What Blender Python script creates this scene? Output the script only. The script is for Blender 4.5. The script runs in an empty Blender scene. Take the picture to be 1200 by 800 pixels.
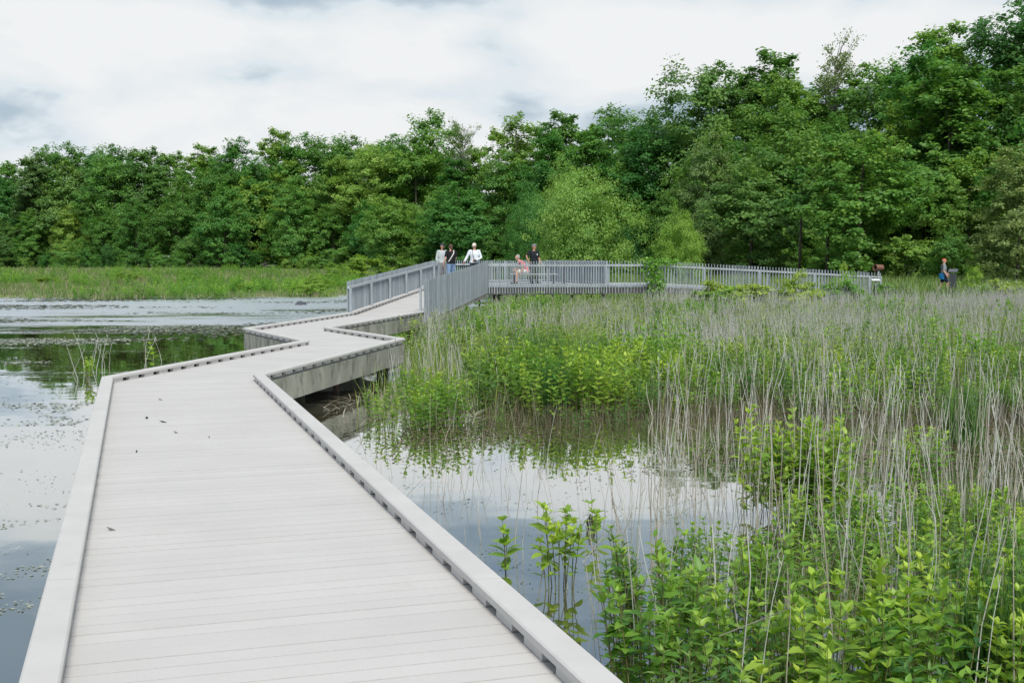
import bpy, bmesh, math, random
import numpy as np
from mathutils import Vector, Matrix, noise as mnoise

random.seed(7)
rng = np.random.default_rng(11)
scene = bpy.context.scene
COL = scene.collection
PI = math.pi
R = math.radians

# ------------------------------------------------------------------ camera
HC, FPX, HOR = 2.42, 1400.0, 300.0          # eye height above water, focal length in photo pixels, horizon row
TH = math.atan((400 - HOR) / FPX)
cam_d = bpy.data.cameras.new('camera')
cam_d.sensor_width = 36.0
cam_d.lens = 36.0 * FPX / 1200.0
cam_d.clip_start, cam_d.clip_end = 0.05, 4000
cam = bpy.data.objects.new('camera', cam_d)
cam.location = (0, 0, HC)
cam.rotation_euler = (PI / 2 - TH, 0, 0)
COL.objects.link(cam)
scene.camera = cam
F = Vector((0, math.cos(TH), -math.sin(TH)))
U = Vector((0, math.sin(TH), math.cos(TH)))

def at(px, py, z):
    """pixel of the photograph -> point on the level z"""
    d = F + Vector((1, 0, 0)) * ((px - 600) / FPX) + U * ((400 - py) / FPX)
    t = (z - HC) / d.z
    return Vector((d.x * t, d.y * t, z))

def at_d(px, y, z):
    """column of the photograph, distance y, level z"""
    return Vector(((px - 600) / FPX * y * 1.002, y, z))

# ------------------------------------------------------------------ helpers
def tag(o, label=None, cat=None, group=None, kind=None):
    if label: o['label'] = label
    if cat: o['category'] = cat
    if group: o['group'] = group
    if kind: o['kind'] = kind
    return o

def empty(name, loc, rz=0.0):
    o = bpy.data.objects.new(name, None)
    o.location = loc
    o.rotation_euler = (0, 0, rz)
    o.empty_display_size = 0.2
    COL.objects.link(o)
    return o

def link(name, me, parent=None, loc=None):
    o = bpy.data.objects.new(name, me)
    COL.objects.link(o)
    if parent is not None: o.parent = parent
    if loc is not None: o.location = loc
    return o

def np_mesh(name, V, faces_list, mats, mat_idx=None, tint=None, smooth=False):
    """faces_list: list of (n,k) index arrays"""
    me = bpy.data.meshes.new(name)
    V = np.asarray(V, dtype=np.float32)
    me.vertices.add(len(V))
    me.vertices.foreach_set('co', V.ravel())
    loops = np.concatenate([f.ravel() for f in faces_list]).astype(np.int32)
    tot = np.concatenate([np.full(len(f), f.shape[1], np.int32) for f in faces_list])
    st = np.concatenate([[0], np.cumsum(tot)[:-1]]).astype(np.int32)
    me.loops.add(len(loops))
    me.loops.foreach_set('vertex_index', loops)
    me.polygons.add(len(tot))
    me.polygons.foreach_set('loop_start', st)
    me.polygons.foreach_set('loop_total', tot)
    if mat_idx is not None:
        me.polygons.foreach_set('material_index', np.asarray(mat_idx, np.int32))
    if smooth:
        me.polygons.foreach_set('use_smooth', np.ones(len(tot), bool))
    if tint is not None:
        a = me.attributes.new('tint', 'FLOAT', 'POINT')
        a.data.foreach_set('value', np.asarray(tint, np.float32))
    for m in mats: me.materials.append(m)
    me.update(calc_edges=True)
    return me

class MB:
    def __init__(self): self.v = []; self.f = []; self.m = []
    def add(self, vs, fs, m=0):
        b = len(self.v)
        self.v += [tuple(p) for p in vs]
        self.f += [tuple(i + b for i in f) for f in fs]
        self.m += [m] * len(fs)
    def box(self, c, sx, sy, sz, rz=0.0, m=0):
        cs, sn = math.cos(rz), math.sin(rz)
        vs = []
        for dz in (-.5, .5):
            for dx, dy in ((-.5, -.5), (.5, -.5), (.5, .5), (-.5, .5)):
                x, y = dx * sx, dy * sy
                vs.append((c[0] + x * cs - y * sn, c[1] + x * sn + y * cs, c[2] + dz * sz))
        self.add(vs, [(3, 2, 1, 0), (4, 5, 6, 7), (0, 1, 5, 4), (1, 2, 6, 5), (2, 3, 7, 6), (3, 0, 4, 7)], m)
    def prism(self, poly, ztop, th, m=0):
        """poly: list of (x,y); ztop: function or number"""
        zt = ztop if callable(ztop) else (lambda x, y: ztop)
        n = len(poly)
        vs = [(x, y, zt(x, y)) for x, y in poly] + [(x, y, zt(x, y) - th) for x, y in poly]
        fs = [tuple(range(n)), tuple(range(2 * n - 1, n - 1, -1))]
        for i in range(n):
            j = (i + 1) % n
            fs.append((i + n, j + n, j, i))
        self.add(vs, fs, m)
    def bar(self, a, b, w, h, m=0):
        """box beam from a to b, w wide (level), h tall (vertical section)"""
        a, b = Vector(a), Vector(b)
        d = (b - a); s = Vector((d.y, -d.x, 0))
        if s.length < 1e-6: s = Vector((1, 0, 0))
        s = s.normalized() * (w / 2)
        u = s.cross(d).normalized()
        if u.z < 0: u = -u
        u *= h / 2
        vs = [a - s - u, a + s - u, a + s + u, a - s + u, b - s - u, b + s - u, b + s + u, b - s + u]
        self.add(vs, [(0, 1, 2, 3), (7, 6, 5, 4), (0, 4, 5, 1), (1, 5, 6, 2), (2, 6, 7, 3), (3, 7, 4, 0)], m)
    def tube(self, pts, rad, n=8, m=0, side=None, rad2=None):
        pts = [Vector(p) for p in pts]
        rings = []
        prev = None
        for i, p in enumerate(pts):
            d = (pts[min(i + 1, len(pts) - 1)] - pts[max(i - 1, 0)]).normalized()
            if side is not None:
                s = Vector(side) - d * d.dot(Vector(side))
            elif prev is None:
                s = d.orthogonal()
            else:
                s = prev - d * prev.dot(d)
            s = s.normalized() if s.length > 1e-6 else d.orthogonal().normalized()
            prev = s
            t = d.cross(s)
            r1 = rad[i] if hasattr(rad, '__len__') else rad
            r2 = r1 if rad2 is None else (rad2[i] if hasattr(rad2, '__len__') else rad2)
            rings.append([p + s * (math.cos(2 * PI * k / n) * r1) + t * (math.sin(2 * PI * k / n) * r2) for k in range(n)])
        vs = [v for r in rings for v in r]
        fs = []
        for i in range(len(rings) - 1):
            for k in range(n):
                k2 = (k + 1) % n
                fs.append((i * n + k, i * n + k2, (i + 1) * n + k2, (i + 1) * n + k))
        fs.append(tuple(range(n - 1, -1, -1)))
        fs.append(tuple((len(rings) - 1) * n + k for k in range(n)))
        self.add(vs, fs, m)
    def ellipsoid(self, c, r, rot=None, nu=12, nv=8, m=0, zmin=-1.0, warp=None):
        vs, fs = [], []
        c = Vector(c)
        for i in range(nv + 1):
            ph = -PI / 2 + PI * i / nv
            z = max(math.sin(ph), zmin)
            rr = math.cos(ph)
            for k in range(nu):
                a = 2 * PI * k / nu
                p = Vector((r[0] * rr * math.cos(a), r[1] * rr * math.sin(a), r[2] * z))
                if warp: p = warp(p)
                if rot is not None: p = rot @ p
                vs.append(c + p)
        for i in range(nv):
            for k in range(nu):
                k2 = (k + 1) % nu
                fs.append((i * nu + k, i * nu + k2, (i + 1) * nu + k2, (i + 1) * nu + k))
        self.add(vs, fs, m)
    def mesh(self, name, mats, smooth=False):
        me = bpy.data.meshes.new(name)
        me.from_pydata(self.v, [], self.f)
        for m in (mats if isinstance(mats, (list, tuple)) else [mats]): me.materials.append(m)
        me.polygons.foreach_set('material_index', self.m)
        if smooth: me.polygons.foreach_set('use_smooth', [True] * len(self.f))
        me.update()
        return me
    def build(self, name, mats, parent=None, smooth=False, loc=None):
        return link(name, self.mesh(name, mats, smooth), parent, loc)

def sstep(a, b, x):
    t = np.clip((x - a) / (b - a), 0, 1)
    return t * t * (3 - 2 * t)

# ------------------------------------------------------------------ materials
def new_mat(name):
    m = bpy.data.materials.new(name)
    m.use_nodes = True
    nt = m.node_tree
    nt.nodes.clear()
    out = nt.nodes.new('ShaderNodeOutputMaterial')
    return m, nt, out

def N(nt, typ, **kw):
    n = nt.nodes.new(typ)
    for k, v in kw.items():
        if k in n.inputs: n.inputs[k].default_value = v
        else: setattr(n, k, v)
    return n

def ramp(nt, fac, stops):
    r = nt.nodes.new('ShaderNodeValToRGB')
    el = r.color_ramp.elements
    el[0].position, el[0].color = stops[0][0], (*stops[0][1], 1)
    el[1].position, el[1].color = stops[-1][0], (*stops[-1][1], 1)
    for p, c in stops[1:-1]:
        e = el.new(p); e.color = (*c, 1)
    nt.links.new(fac, r.inputs[0])
    return r.outputs[0]

def surf(name, c1, c2, scale=6.0, rough=0.75, bump=0.1, stretch=(1, 1, 1), bscale=60.0, spec=0.4, detail=6, lo=.35, hi=.7, extra=None):
    """mottled opaque surface"""
    m, nt, out = new_mat(name)
    L = nt.links.new
    tc = N(nt, 'ShaderNodeTexCoord')
    mp = N(nt, 'ShaderNodeMapping'); mp.inputs['Scale'].default_value = stretch
    L(tc.outputs['Object'], mp.inputs[0])
    n1 = N(nt, 'ShaderNodeTexNoise', Scale=scale, Detail=detail, Roughness=.6)
    L(mp.outputs[0], n1.inputs['Vector'])
    col = ramp(nt, n1.outputs[0], [(lo, c1), (hi, c2)])
    if extra is not None:
        n3 = N(nt, 'ShaderNodeTexNoise', Scale=extra[0], Detail=5.0, Roughness=.65)
        L(mp.outputs[0], n3.inputs['Vector'])
        f3 = N(nt, 'ShaderNodeMapRange'); f3.inputs[1].default_value = extra[2]; f3.inputs[2].default_value = extra[3]
        L(n3.outputs[0], f3.inputs[0])
        mx = N(nt, 'ShaderNodeMix', data_type='RGBA')
        mx.inputs['B'].default_value = (*extra[1], 1)
        L(f3.outputs[0], mx.inputs['Factor']); L(col, mx.inputs['A'])
        col = mx.outputs['Result']
    b = N(nt, 'ShaderNodeBsdfPrincipled', Roughness=rough)
    b.inputs['Specular IOR Level'].default_value = spec
    L(col, b.inputs['Base Color'])
    if bump:
        n2 = N(nt, 'ShaderNodeTexNoise', Scale=bscale, Detail=4.0)
        L(mp.outputs[0], n2.inputs['Vector'])
        bp = N(nt, 'ShaderNodeBump', Strength=bump, Distance=.02)
        L(n2.outputs[0], bp.inputs['Height']); L(bp.outputs[0], b.inputs['Normal'])
    L(b.outputs[0], out.inputs[0])
    return m

def leaf_mat(name, col, trans=.35, rough=.5, vary=.25, huev=.03, spec=.35, warm=(1.25, 1.2, .7)):
    m, nt, out = new_mat(name)
    L = nt.links.new
    oi = N(nt, 'ShaderNodeObjectInfo')
    at_ = N(nt, 'ShaderNodeAttribute', attribute_name='tint')
    hs = N(nt, 'ShaderNodeHueSaturation')
    hs.inputs['Color'].default_value = (*col, 1)
    h = N(nt, 'ShaderNodeMapRange'); h.inputs[3].default_value = .5 - huev; h.inputs[4].default_value = .5 + huev
    L(oi.outputs['Random'], h.inputs[0])
    th = N(nt, 'ShaderNodeMapRange'); th.inputs[1].default_value = .7; th.inputs[2].default_value = 1.4; th.inputs[3].default_value = .022; th.inputs[4].default_value = -.026
    L(at_.outputs['Fac'], th.inputs[0])
    ha = N(nt, 'ShaderNodeMath', operation='ADD'); L(h.outputs[0], ha.inputs[0]); L(th.outputs[0], ha.inputs[1])
    L(ha.outputs[0], hs.inputs['Hue'])
    v = N(nt, 'ShaderNodeMath', operation='MULTIPLY'); 
    v1 = N(nt, 'ShaderNodeMapRange'); v1.inputs[3].default_value = 1 + vary; v1.inputs[4].default_value = 1 - vary
    L(oi.outputs['Random'], v1.inputs[0]); L(v1.outputs[0], v.inputs[0]); L(at_.outputs['Fac'], v.inputs[1])
    L(v.outputs[0], hs.inputs['Value'])
    b = N(nt, 'ShaderNodeBsdfPrincipled', Roughness=rough)
    b.inputs['Specular IOR Level'].default_value = spec
    L(hs.outputs[0], b.inputs['Base Color'])
    tr = N(nt, 'ShaderNodeBsdfTranslucent')
    mu = N(nt, 'ShaderNodeMix', data_type='RGBA', blend_type='MULTIPLY'); mu.inputs['Factor'].default_value = 1
    mu.inputs['B'].default_value = (*warm, 1)
    L(hs.outputs[0], mu.inputs['A']); L(mu.outputs['Result'], tr.inputs[0])
    mx = N(nt, 'ShaderNodeMixShader', Fac=trans)
    L(b.outputs[0], mx.inputs[1]); L(tr.outputs[0], mx.inputs[2]); L(mx.outputs[0], out.inputs[0])
    return m

def plain(name, col, rough=.7, spec=.4, metal=0.0, var=.12, scale=25):
    c1 = tuple(max(0, c * (1 - var)) for c in col); c2 = tuple(min(1, c * (1 + var)) for c in col)
    return surf(name, c1, c2, scale=scale, rough=rough, bump=.04, spec=spec)

M_deck = surf('deck_boards', (.490, .477, .464), (.528, .515, .502), scale=1.3, rough=.62, bump=.12, bscale=90, stretch=(1, 1, 1), spec=.35,
              extra=(2.6, (.43, .41, .388), .60, .98))
def per_board(m, lo, hi):
    nt = m.node_tree; b = [n for n in nt.nodes if n.type == 'BSDF_PRINCIPLED'][0]
    src = b.inputs['Base Color'].links[0].from_socket
    g = nt.nodes.new('ShaderNodeNewGeometry'); mr = nt.nodes.new('ShaderNodeMapRange')
    mr.inputs[3].default_value = lo; mr.inputs[4].default_value = hi
    nt.links.new(g.outputs['Random Per Island'], mr.inputs[0])
    hs = nt.nodes.new('ShaderNodeHueSaturation'); nt.links.new(mr.outputs[0], hs.inputs['Value']); nt.links.new(src, hs.inputs['Color'])
    nt.links.new(hs.outputs[0], b.inputs['Base Color'])
per_board(M_deck, .972, 1.026)
M_curb = surf('curb_composite', (.494, .482, .470), (.546, .534, .522), scale=3.0, rough=.6, bump=.06, bscale=70, spec=.35,
              extra=(7.0, (.42, .41, .39), .62, .9))
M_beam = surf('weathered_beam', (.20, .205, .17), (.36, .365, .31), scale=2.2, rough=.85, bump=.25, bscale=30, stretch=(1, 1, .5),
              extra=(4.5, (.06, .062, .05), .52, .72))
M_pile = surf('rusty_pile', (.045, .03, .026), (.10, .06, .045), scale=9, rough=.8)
M_fence = surf('weathered_fence_wood', (.215, .255, .285), (.325, .365, .395), scale=5, rough=.8, bump=.15, bscale=40, stretch=(4, 4, .4))
per_board(M_fence, .80, 1.18)
M_rail = surf('pale_grey_handrail', (.33, .37, .40), (.43, .465, .49), scale=6, rough=.6, bump=.05)
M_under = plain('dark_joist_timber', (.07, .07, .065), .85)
M_bark = surf('bark', (.045, .038, .03), (.12, .105, .085), scale=6, rough=.9, bump=.4, bscale=25, stretch=(3, 3, .5))
M_twig = plain('dead_twig', (.14, .13, .12), .85)
M_stalk = surf('dry_stalk', (.295, .305, .275), (.58, .585, .54), scale=2.5, rough=.8, bump=0)
M_stalkb = surf('brown_stalk', (.24, .22, .175), (.46, .43, .36), scale=2.5, rough=.8, bump=0)
M_stem = surf('plant_stem', (.10, .085, .035), (.14, .16, .05), scale=5, rough=.7, bump=0)
M_slot = plain('dark_slot_shade', (.022, .022, .02), .9)  # near-black colour standing in for the shade inside the curb slots
M_mud = plain('wet_mud', (.035, .03, .022), .55)
M_black = plain('black_wet_wood', (.012, .011, .010), .6)

LEAF = {
    'dark': leaf_mat('leaf_dark_green', (.112, .262, .052), .46),
    'deep': leaf_mat('leaf_blue_green', (.095, .235, .056), .45),
    'mid': leaf_mat('leaf_mid_green', (.145, .315, .060), .48),
    'light': leaf_mat('leaf_light_green', (.175, .355, .075), .48),
    'yellow': leaf_mat('leaf_yellow_green', (.205, .365, .072), .48),
    'olive': leaf_mat('leaf_olive', (.165, .265, .085), .45),
    'shrub': leaf_mat('leaf_fresh_shrub', (.215, .385, .060), .45, vary=.15),
}
M_plant = leaf_mat('marsh_plant_leaf', (.215, .385, .055), .45, rough=.42, vary=.18, huev=.02, spec=.45)
M_rush = leaf_mat('rush_green', (.09, .19, .045), .3, vary=.15)
M_grass = leaf_mat('marsh_grass_blade', (.20, .295, .08), .4)
M_straw = leaf_mat('straw_blade', (.36, .34, .21), .25)
LEAF['lime'] = leaf_mat('leaf_lime_green', (.30, .43, .07), .45, vary=.12)
LEAF['fresh'] = leaf_mat('leaf_fresh_green', (.205, .385, .085), .48, vary=.06, huev=.008)
M_scum = leaf_mat('brown_scum_fleck', (.115, .10, .055), .05, rough=.5, huev=.01)
M_pale = leaf_mat('pale_floating_leaf', (.34, .37, .29), .05, rough=.35)
M_thatch = surf('brown_thatch', (.07, .062, .036), (.18, .16, .10), scale=2.5, rough=.85, bump=0)
M_grass2 = leaf_mat('bank_grass_yellow', (.24, .36, .075), .4)
M_weed = leaf_mat('pondweed_fleck', (.10, .12, .05), .1, rough=.3)

# ------------------------------------------------------------------ world and light
SUN_EL, SUN_AZ = R(47), R(166)      # azimuth clockwise from +Y
w = bpy.data.worlds.new('World'); scene.world = w; w.use_nodes = True
nt = w.node_tree; nt.nodes.clear(); L = nt.links.new
wo = N(nt, 'ShaderNodeOutputWorld')
sky = N(nt, 'ShaderNodeTexSky', sky_type='NISHITA'); sky.sun_disc = False
sky.sun_elevation = SUN_EL; sky.sun_rotation = SUN_AZ
bg1 = N(nt, 'ShaderNodeBackground', Strength=.10); L(sky.outputs[0], bg1.inputs[0])
tc = N(nt, 'ShaderNodeTexCoord')
mp = N(nt, 'ShaderNodeMapping'); mp.inputs['Scale'].default_value = (1, 1, 2.6); mp.inputs['Location'].default_value = (3.1, .4, .15)
L(tc.outputs['Generated'], mp.inputs[0])
n1 = N(nt, 'ShaderNodeTexNoise', Scale=2.6, Detail=7.0, Roughness=.52, Distortion=.35); L(mp.outputs[0], n1.inputs['Vector'])
n2 = N(nt, 'ShaderNodeTexNoise', Scale=7.5, Detail=6.0, Roughness=.5, Distortion=.25); L(mp.outputs[0], n2.inputs['Vector'])
sx = N(nt, 'ShaderNodeSeparateXYZ'); L(tc.outputs['Generated'], sx.inputs[0])
# darker cloud bases higher up, bright bank of cloud low over the wood
e1 = N(nt, 'ShaderNodeMapRange'); e1.interpolation_type = 'SMOOTHSTEP'
e1.inputs[1].default_value = .145; e1.inputs[2].default_value = .235; e1.inputs[3].default_value = 0; e1.inputs[4].default_value = .34
L(sx.outputs[2], e1.inputs[0])
e2 = N(nt, 'ShaderNodeMapRange'); e2.interpolation_type = 'SMOOTHSTEP'
e2.inputs[1].default_value = .30; e2.inputs[2].default_value = .48; e2.inputs[3].default_value = 0; e2.inputs[4].default_value = .22
L(sx.outputs[2], e2.inputs[0])
def M2(op, a, b):
    n = N(nt, 'ShaderNodeMath', operation=op)
    for i, q in enumerate((a, b)):
        if isinstance(q, (int, float)): n.inputs[i].default_value = q
        else: L(q, n.inputs[i])
    return n.outputs[0]
dens = M2('ADD', M2('MULTIPLY', n1.outputs[0], .66), M2('MULTIPLY', n2.outputs[0], .34))
dens = M2('ADD', M2('MULTIPLY', M2('SUBTRACT', dens, .5), 2.1), .53)
dens = M2('ADD', M2('SUBTRACT', dens, e1.outputs[0]), e2.outputs[0])
ccol = ramp(nt, dens, [(.24, (.15, .20, .25)), (.40, (.28, .335, .385)), (.485, (.43, .475, .505)), (.55, (.475, .498, .512)), (.64, (.515, .525, .531))])
bg2 = N(nt, 'ShaderNodeBackground', Strength=1.0); L(ccol, bg2.inputs[0])
cov = N(nt, 'ShaderNodeMapRange'); cov.inputs[1].default_value = .15; cov.inputs[2].default_value = .45
cov.inputs[3].default_value = .80; cov.inputs[4].default_value = 1.0
L(dens, cov.inputs[0])
mxs = N(nt, 'ShaderNodeMixShader'); L(cov.outputs[0], mxs.inputs[0]); L(bg1.outputs[0], mxs.inputs[1]); L(bg2.outputs[0], mxs.inputs[2])
L(mxs.outputs[0], wo.inputs[0])

sd = bpy.data.lights.new('sun', 'SUN'); sd.energy = 2.3; sd.angle = R(22); sd.color = (1, .96, .9)
so = bpy.data.objects.new('sun', sd); COL.objects.link(so)
sdir = Vector((math.sin(SUN_AZ) * math.cos(SUN_EL), math.cos(SUN_AZ) * math.cos(SUN_EL), math.sin(SUN_EL)))
so.rotation_euler = sdir.to_track_quat('Z', 'Y').to_euler()
so.location = (0, 0, 50)

# ------------------------------------------------------------------ terrain and water
def fbm(x, y, s, o=3):
    """cheap repeatable value noise, vectorised with sines"""
    x = np.asarray(x, float) * s; y = np.asarray(y, float) * s
    v = 0; a = 1
    for k in range(o):
        v = v + a * (np.sin(x * 1.31 + y * .73 + 1.7 * k) * np.sin(y * 1.17 - x * .57 + 2.3 * k) + .5 * np.sin(x * 2.1 - y * 1.9 + k))
        x, y, a = x * 1.93 + 3.1, y * 1.93 - 1.7, a * .5
    return v / 2.0

def ground_h(x, y):
    x = np.asarray(x, float); y = np.asarray(y, float)
    n = fbm(x, y, .18); n2 = fbm(x, y, .9)
    z = np.full(np.broadcast(x, y).shape, -.5)
    # far bank of the lake
    far = sstep(63, 75, y + n * 3 + fbm(x + 40, y * .6, .045) * 7 + np.where(x < -30, (x + 30) * .12, 0))
    z = z + far * (.53 + .035 * n2) 
    z = z + sstep(74, 170, y) * .40
    # marsh on the right
    xb = np.where(y < 30, -1.6 + (y - 17) * .02, -1.3)
    mar = sstep(-.6, 1.0, x - xb + n * .4) * sstep(16.2, 18.5, y + n * .8)
    mar = np.maximum(mar, sstep(1.6, 3.0, x + (y - 9) * .15 + n * .4) * sstep(3.0, 5.0, y) * sstep(12.8, 11.2, y + n * .6) * .93)
    zm = -.5 + mar * (.46 + .03 * n2) + sstep(26, 44, y) * mar * .12 + sstep(50, 60, y) * sstep(2, 8, x) * .46
    z = np.maximum(z, zm)
    return z

def axis(lo, hi, dens):
    out = [lo]
    while out[-1] < hi: out.append(out[-1] + dens(out[-1]))
    return np.array(out)
gx = axis(-900, 900, lambda v: .5 if -16 < v < 40 else (2.0 if -80 < v < 90 else 18))
gy = axis(-150, 1500, lambda v: .5 if 0 < v < 78 else (2.5 if -20 < v < 210 else 25))
X, Y = np.meshgrid(gx, gy)
Z = ground_h(X, Y)
V = np.stack([X, Y, Z], -1).reshape(-1, 3)
ny, nx = X.shape
ii = (np.arange(ny - 1)[:, None] * nx + np.arange(nx - 1)[None, :]).ravel()
quads = np.stack([ii, ii + 1, ii + nx + 1, ii + nx], 1)
m, nt, out = new_mat('marsh_ground'); L = nt.links.new
tcg = N(nt, 'ShaderNodeTexCoord')
ng = N(nt, 'ShaderNodeTexNoise', Scale=.35, Detail=8.0, Roughness=.7); L(tcg.outputs['Object'], ng.inputs['Vector'])
ng2 = N(nt, 'ShaderNodeTexNoise', Scale=9.0, Detail=5.0); L(tcg.outputs['Object'], ng2.inputs['Vector'])
cg = ramp(nt, ng.outputs[0], [(.36, (.030, .026, .018)), (.50, (.075, .075, .032)), (.64, (.075, .12, .035))])
bg = N(nt, 'ShaderNodeBsdfPrincipled', Roughness=.8); L(cg, bg.inputs['Base Color'])
bpg = N(nt, 'ShaderNodeBump', Strength=.6, Distance=.06); L(ng2.outputs[0], bpg.inputs['Height']); L(bpg.outputs[0], bg.inputs['Normal'])
L(bg.outputs[0], out.inputs[0])
terr = link('ground', np_mesh('ground', V, [quads], [m], smooth=True)); tag(terr, kind='structure')

# water: one sheet, ripples where the breeze reaches it
m, nt, out = new_mat('pond_water'); L = nt.links.new
geo = N(nt, 'ShaderNodeNewGeometry')
mpw = N(nt, 'ShaderNodeMapping'); mpw.inputs['Scale'].default_value = (.045, .16, 1); L(geo.outputs['Position'], mpw.inputs[0])
nm = N(nt, 'ShaderNodeTexNoise', Scale=1.0, Detail=5.0, Roughness=.6, Distortion=.3); L(mpw.outputs[0], nm.inputs['Vector'])
sp = N(nt, 'ShaderNodeSeparateXYZ'); L(geo.outputs['Position'], sp.inputs[0])
def MR(nt, src, a, b, c, d, smooth=True):
    n = N(nt, 'ShaderNodeMapRange')
    if smooth: n.interpolation_type = 'SMOOTHSTEP'
    for i, q in enumerate((a, b, c, d)): n.inputs[i + 1].default_value = q
    nt.links.new(src, n.inputs[0]); return n.outputs[0]
def MM(nt, op, a, b):
    n = N(nt, 'ShaderNodeMath', operation=op)
    for i, q in enumerate((a, b)):
        if isinstance(q, (int, float)): n.inputs[i].default_value = q
        else: nt.links.new(q, n.inputs[i])
    return n.outputs[0]
band = MM(nt, 'MULTIPLY', MR(nt, sp.outputs[1], 25, 60, 0, .36), MR(nt, sp.outputs[0], 1.0, -4.0, 0, 1))
mps = N(nt, 'ShaderNodeMapping'); mps.inputs['Scale'].default_value = (.22, 1.0, 1); L(geo.outputs['Position'], mps.inputs[0])
ns = N(nt, 'ShaderNodeTexNoise', Scale=1.0, Detail=6.0, Roughness=.65, Distortion=.4); L(mps.outputs[0], ns.inputs['Vector'])
pat = MM(nt, 'ADD', MM(nt, 'MULTIPLY', nm.outputs[0], .62), MM(nt, 'MULTIPLY', ns.outputs[0], .52))
rip = MR(nt, MM(nt, 'ADD', pat, band), .60, .90, 0, 1)
mp1 = N(nt, 'ShaderNodeMapping'); mp1.inputs['Scale'].default_value = (2.4, .75, 1); L(geo.outputs['Position'], mp1.inputs[0])
nr = N(nt, 'ShaderNodeTexNoise', Scale=1.0, Detail=4.0, Roughness=.62); L(mp1.outputs[0], nr.inputs['Vector'])
mp2 = N(nt, 'ShaderNodeMapping'); mp2.inputs['Scale'].default_value = (.5, .8, 1); L(geo.outputs['Position'], mp2.inputs[0])
nc = N(nt, 'ShaderNodeTexNoise', Scale=1.1, Detail=2.0, Roughness=.5); L(mp2.outputs[0], nc.inputs['Vector'])
bp1 = N(nt, 'ShaderNodeBump', Distance=.010); L(nc.outputs[0], bp1.inputs['Height']); bp1.inputs['Strength'].default_value = .34
bp2 = N(nt, 'ShaderNodeBump', Distance=.10); L(nr.outputs[0], bp2.inputs['Height']); L(bp1.outputs[0], bp2.inputs['Normal'])
L(MM(nt, 'MULTIPLY', rip, .75), bp2.inputs['Strength'])
fr = N(nt, 'ShaderNodeFresnel', IOR=1.33); L(bp2.outputs[0], fr.inputs['Normal'])
fac = MM(nt, 'POWER', fr.outputs[0], MR(nt, rip, 0, 1, .30, .10))
nb = N(nt, 'ShaderNodeTexNoise', Scale=.5, Detail=4.0); L(geo.outputs['Position'], nb.inputs['Vector'])
body = ramp(nt, nb.outputs[0], [(.35, (.066, .064, .024)), (.65, (.10, .096, .042))])
df = N(nt, 'ShaderNodeBsdfDiffuse'); L(body, df.inputs[0])
gl = N(nt, 'ShaderNodeBsdfGlossy', Roughness=.02); gl.inputs[0].default_value = (.97, .98, 1, 1); L(bp2.outputs[0], gl.inputs['Normal'])
L(MR(nt, rip, 0, 1, .015, .30), gl.inputs['Roughness'])
mw = N(nt, 'ShaderNodeMixShader'); L(fac, mw.inputs[0]); L(df.outputs[0], mw.inputs[1]); L(gl.outputs[0], mw.inputs[2])
L(mw.outputs[0], out.inputs[0])
WV = np.array([(-900, -150, 0), (900, -150, 0), (900, 260, 0), (-900, 260, 0)], float)
wat = link('water', np_mesh('water', WV, [np.array([[0, 1, 2, 3]])], [m])); tag(wat, kind='structure')

# ------------------------------------------------------------------ boardwalk
ZD = .67; ZK = ZD + .092
PL = [None, at(119, 441, ZK), at(353, 398.5, ZK), at(285, 384, ZK), at(407, 366, ZK)]
PR = [None, at(310, 438, ZK), at(475, 396, ZK), at(387, 383, ZK), at(497, 364.5, ZK)]
q = at(21, 800, ZK); PL[0] = PL[1] + (q - PL[1]) * 1.75
q = at(734, 800, ZK); PR[0] = PR[1] + (q - PR[1]) * 1.75
ZP = 1.22
L5 = Vector((-3.19, 47.5, ZP)); R5 = Vector((-.955, 47.6, ZP))
PL.append(L5.copy()); PR.append(R5.copy())
for p in PL[:5] + PR[:5]: p.z = ZD
def xy(p): return (p.x, p.y)

def clip(poly, conv):
    out = list(poly)
    n = len(conv)
    area = sum(conv[i][0] * conv[(i + 1) % n][1] - conv[(i + 1) % n][0] * conv[i][1] for i in range(n))
    sg = 1 if area > 0 else -1
    for i in range(n):
        a, b = conv[i], conv[(i + 1) % n]
        inp, out = out, []
        def side(p): return sg * ((b[0] - a[0]) * (p[1] - a[1]) - (b[1] - a[1]) * (p[0] - a[0]))
        for k in range(len(inp)):
            p, q = inp[k], inp[(k + 1) % len(inp)]
            sp_, sq = side(p), side(q)
            if sp_ >= 0: out.append(p)
            if (sp_ >= 0) != (sq >= 0):
                t = sp_ / (sp_ - sq)
                out.append((p[0] + (q[0] - p[0]) * t, p[1] + (q[1] - p[1]) * t))
        if not out: return []
    return out

def planks(mb, conv, direc, pitch=.142, gap=.0078, th=.045, zf=ZD, big=18):
    d = Vector((direc.x, direc.y, 0)).normalized(); s = Vector((d.y, -d.x, 0))
    ts = [p[0] * d.x + p[1] * d.y for p in conv]; ss = [p[0] * s.x + p[1] * s.y for p in conv]
    t = min(ts) ; k = 0
    while t < max(ts):
        g = gap * (2.2 if k % big == 0 else 1) * random.uniform(.85, 1.25)
        a, b = t + g / 2, t + pitch - g / 2
        c = [d * a + s * (min(ss) - 1), d * b + s * (min(ss) - 1), d * b + s * (max(ss) + 1), d * a + s * (max(ss) + 1)]
        po = clip([(v.x, v.y) for v in c], conv)
        if len(po) >= 3:
            dz = random.uniform(-.0012, .0012)
            if callable(zf): mb.prism(po, (lambda x, y, dz=dz: zf(x, y) + dz), th)
            else: mb.prism(po, zf + dz, th)
        t += pitch; k += 1

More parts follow.
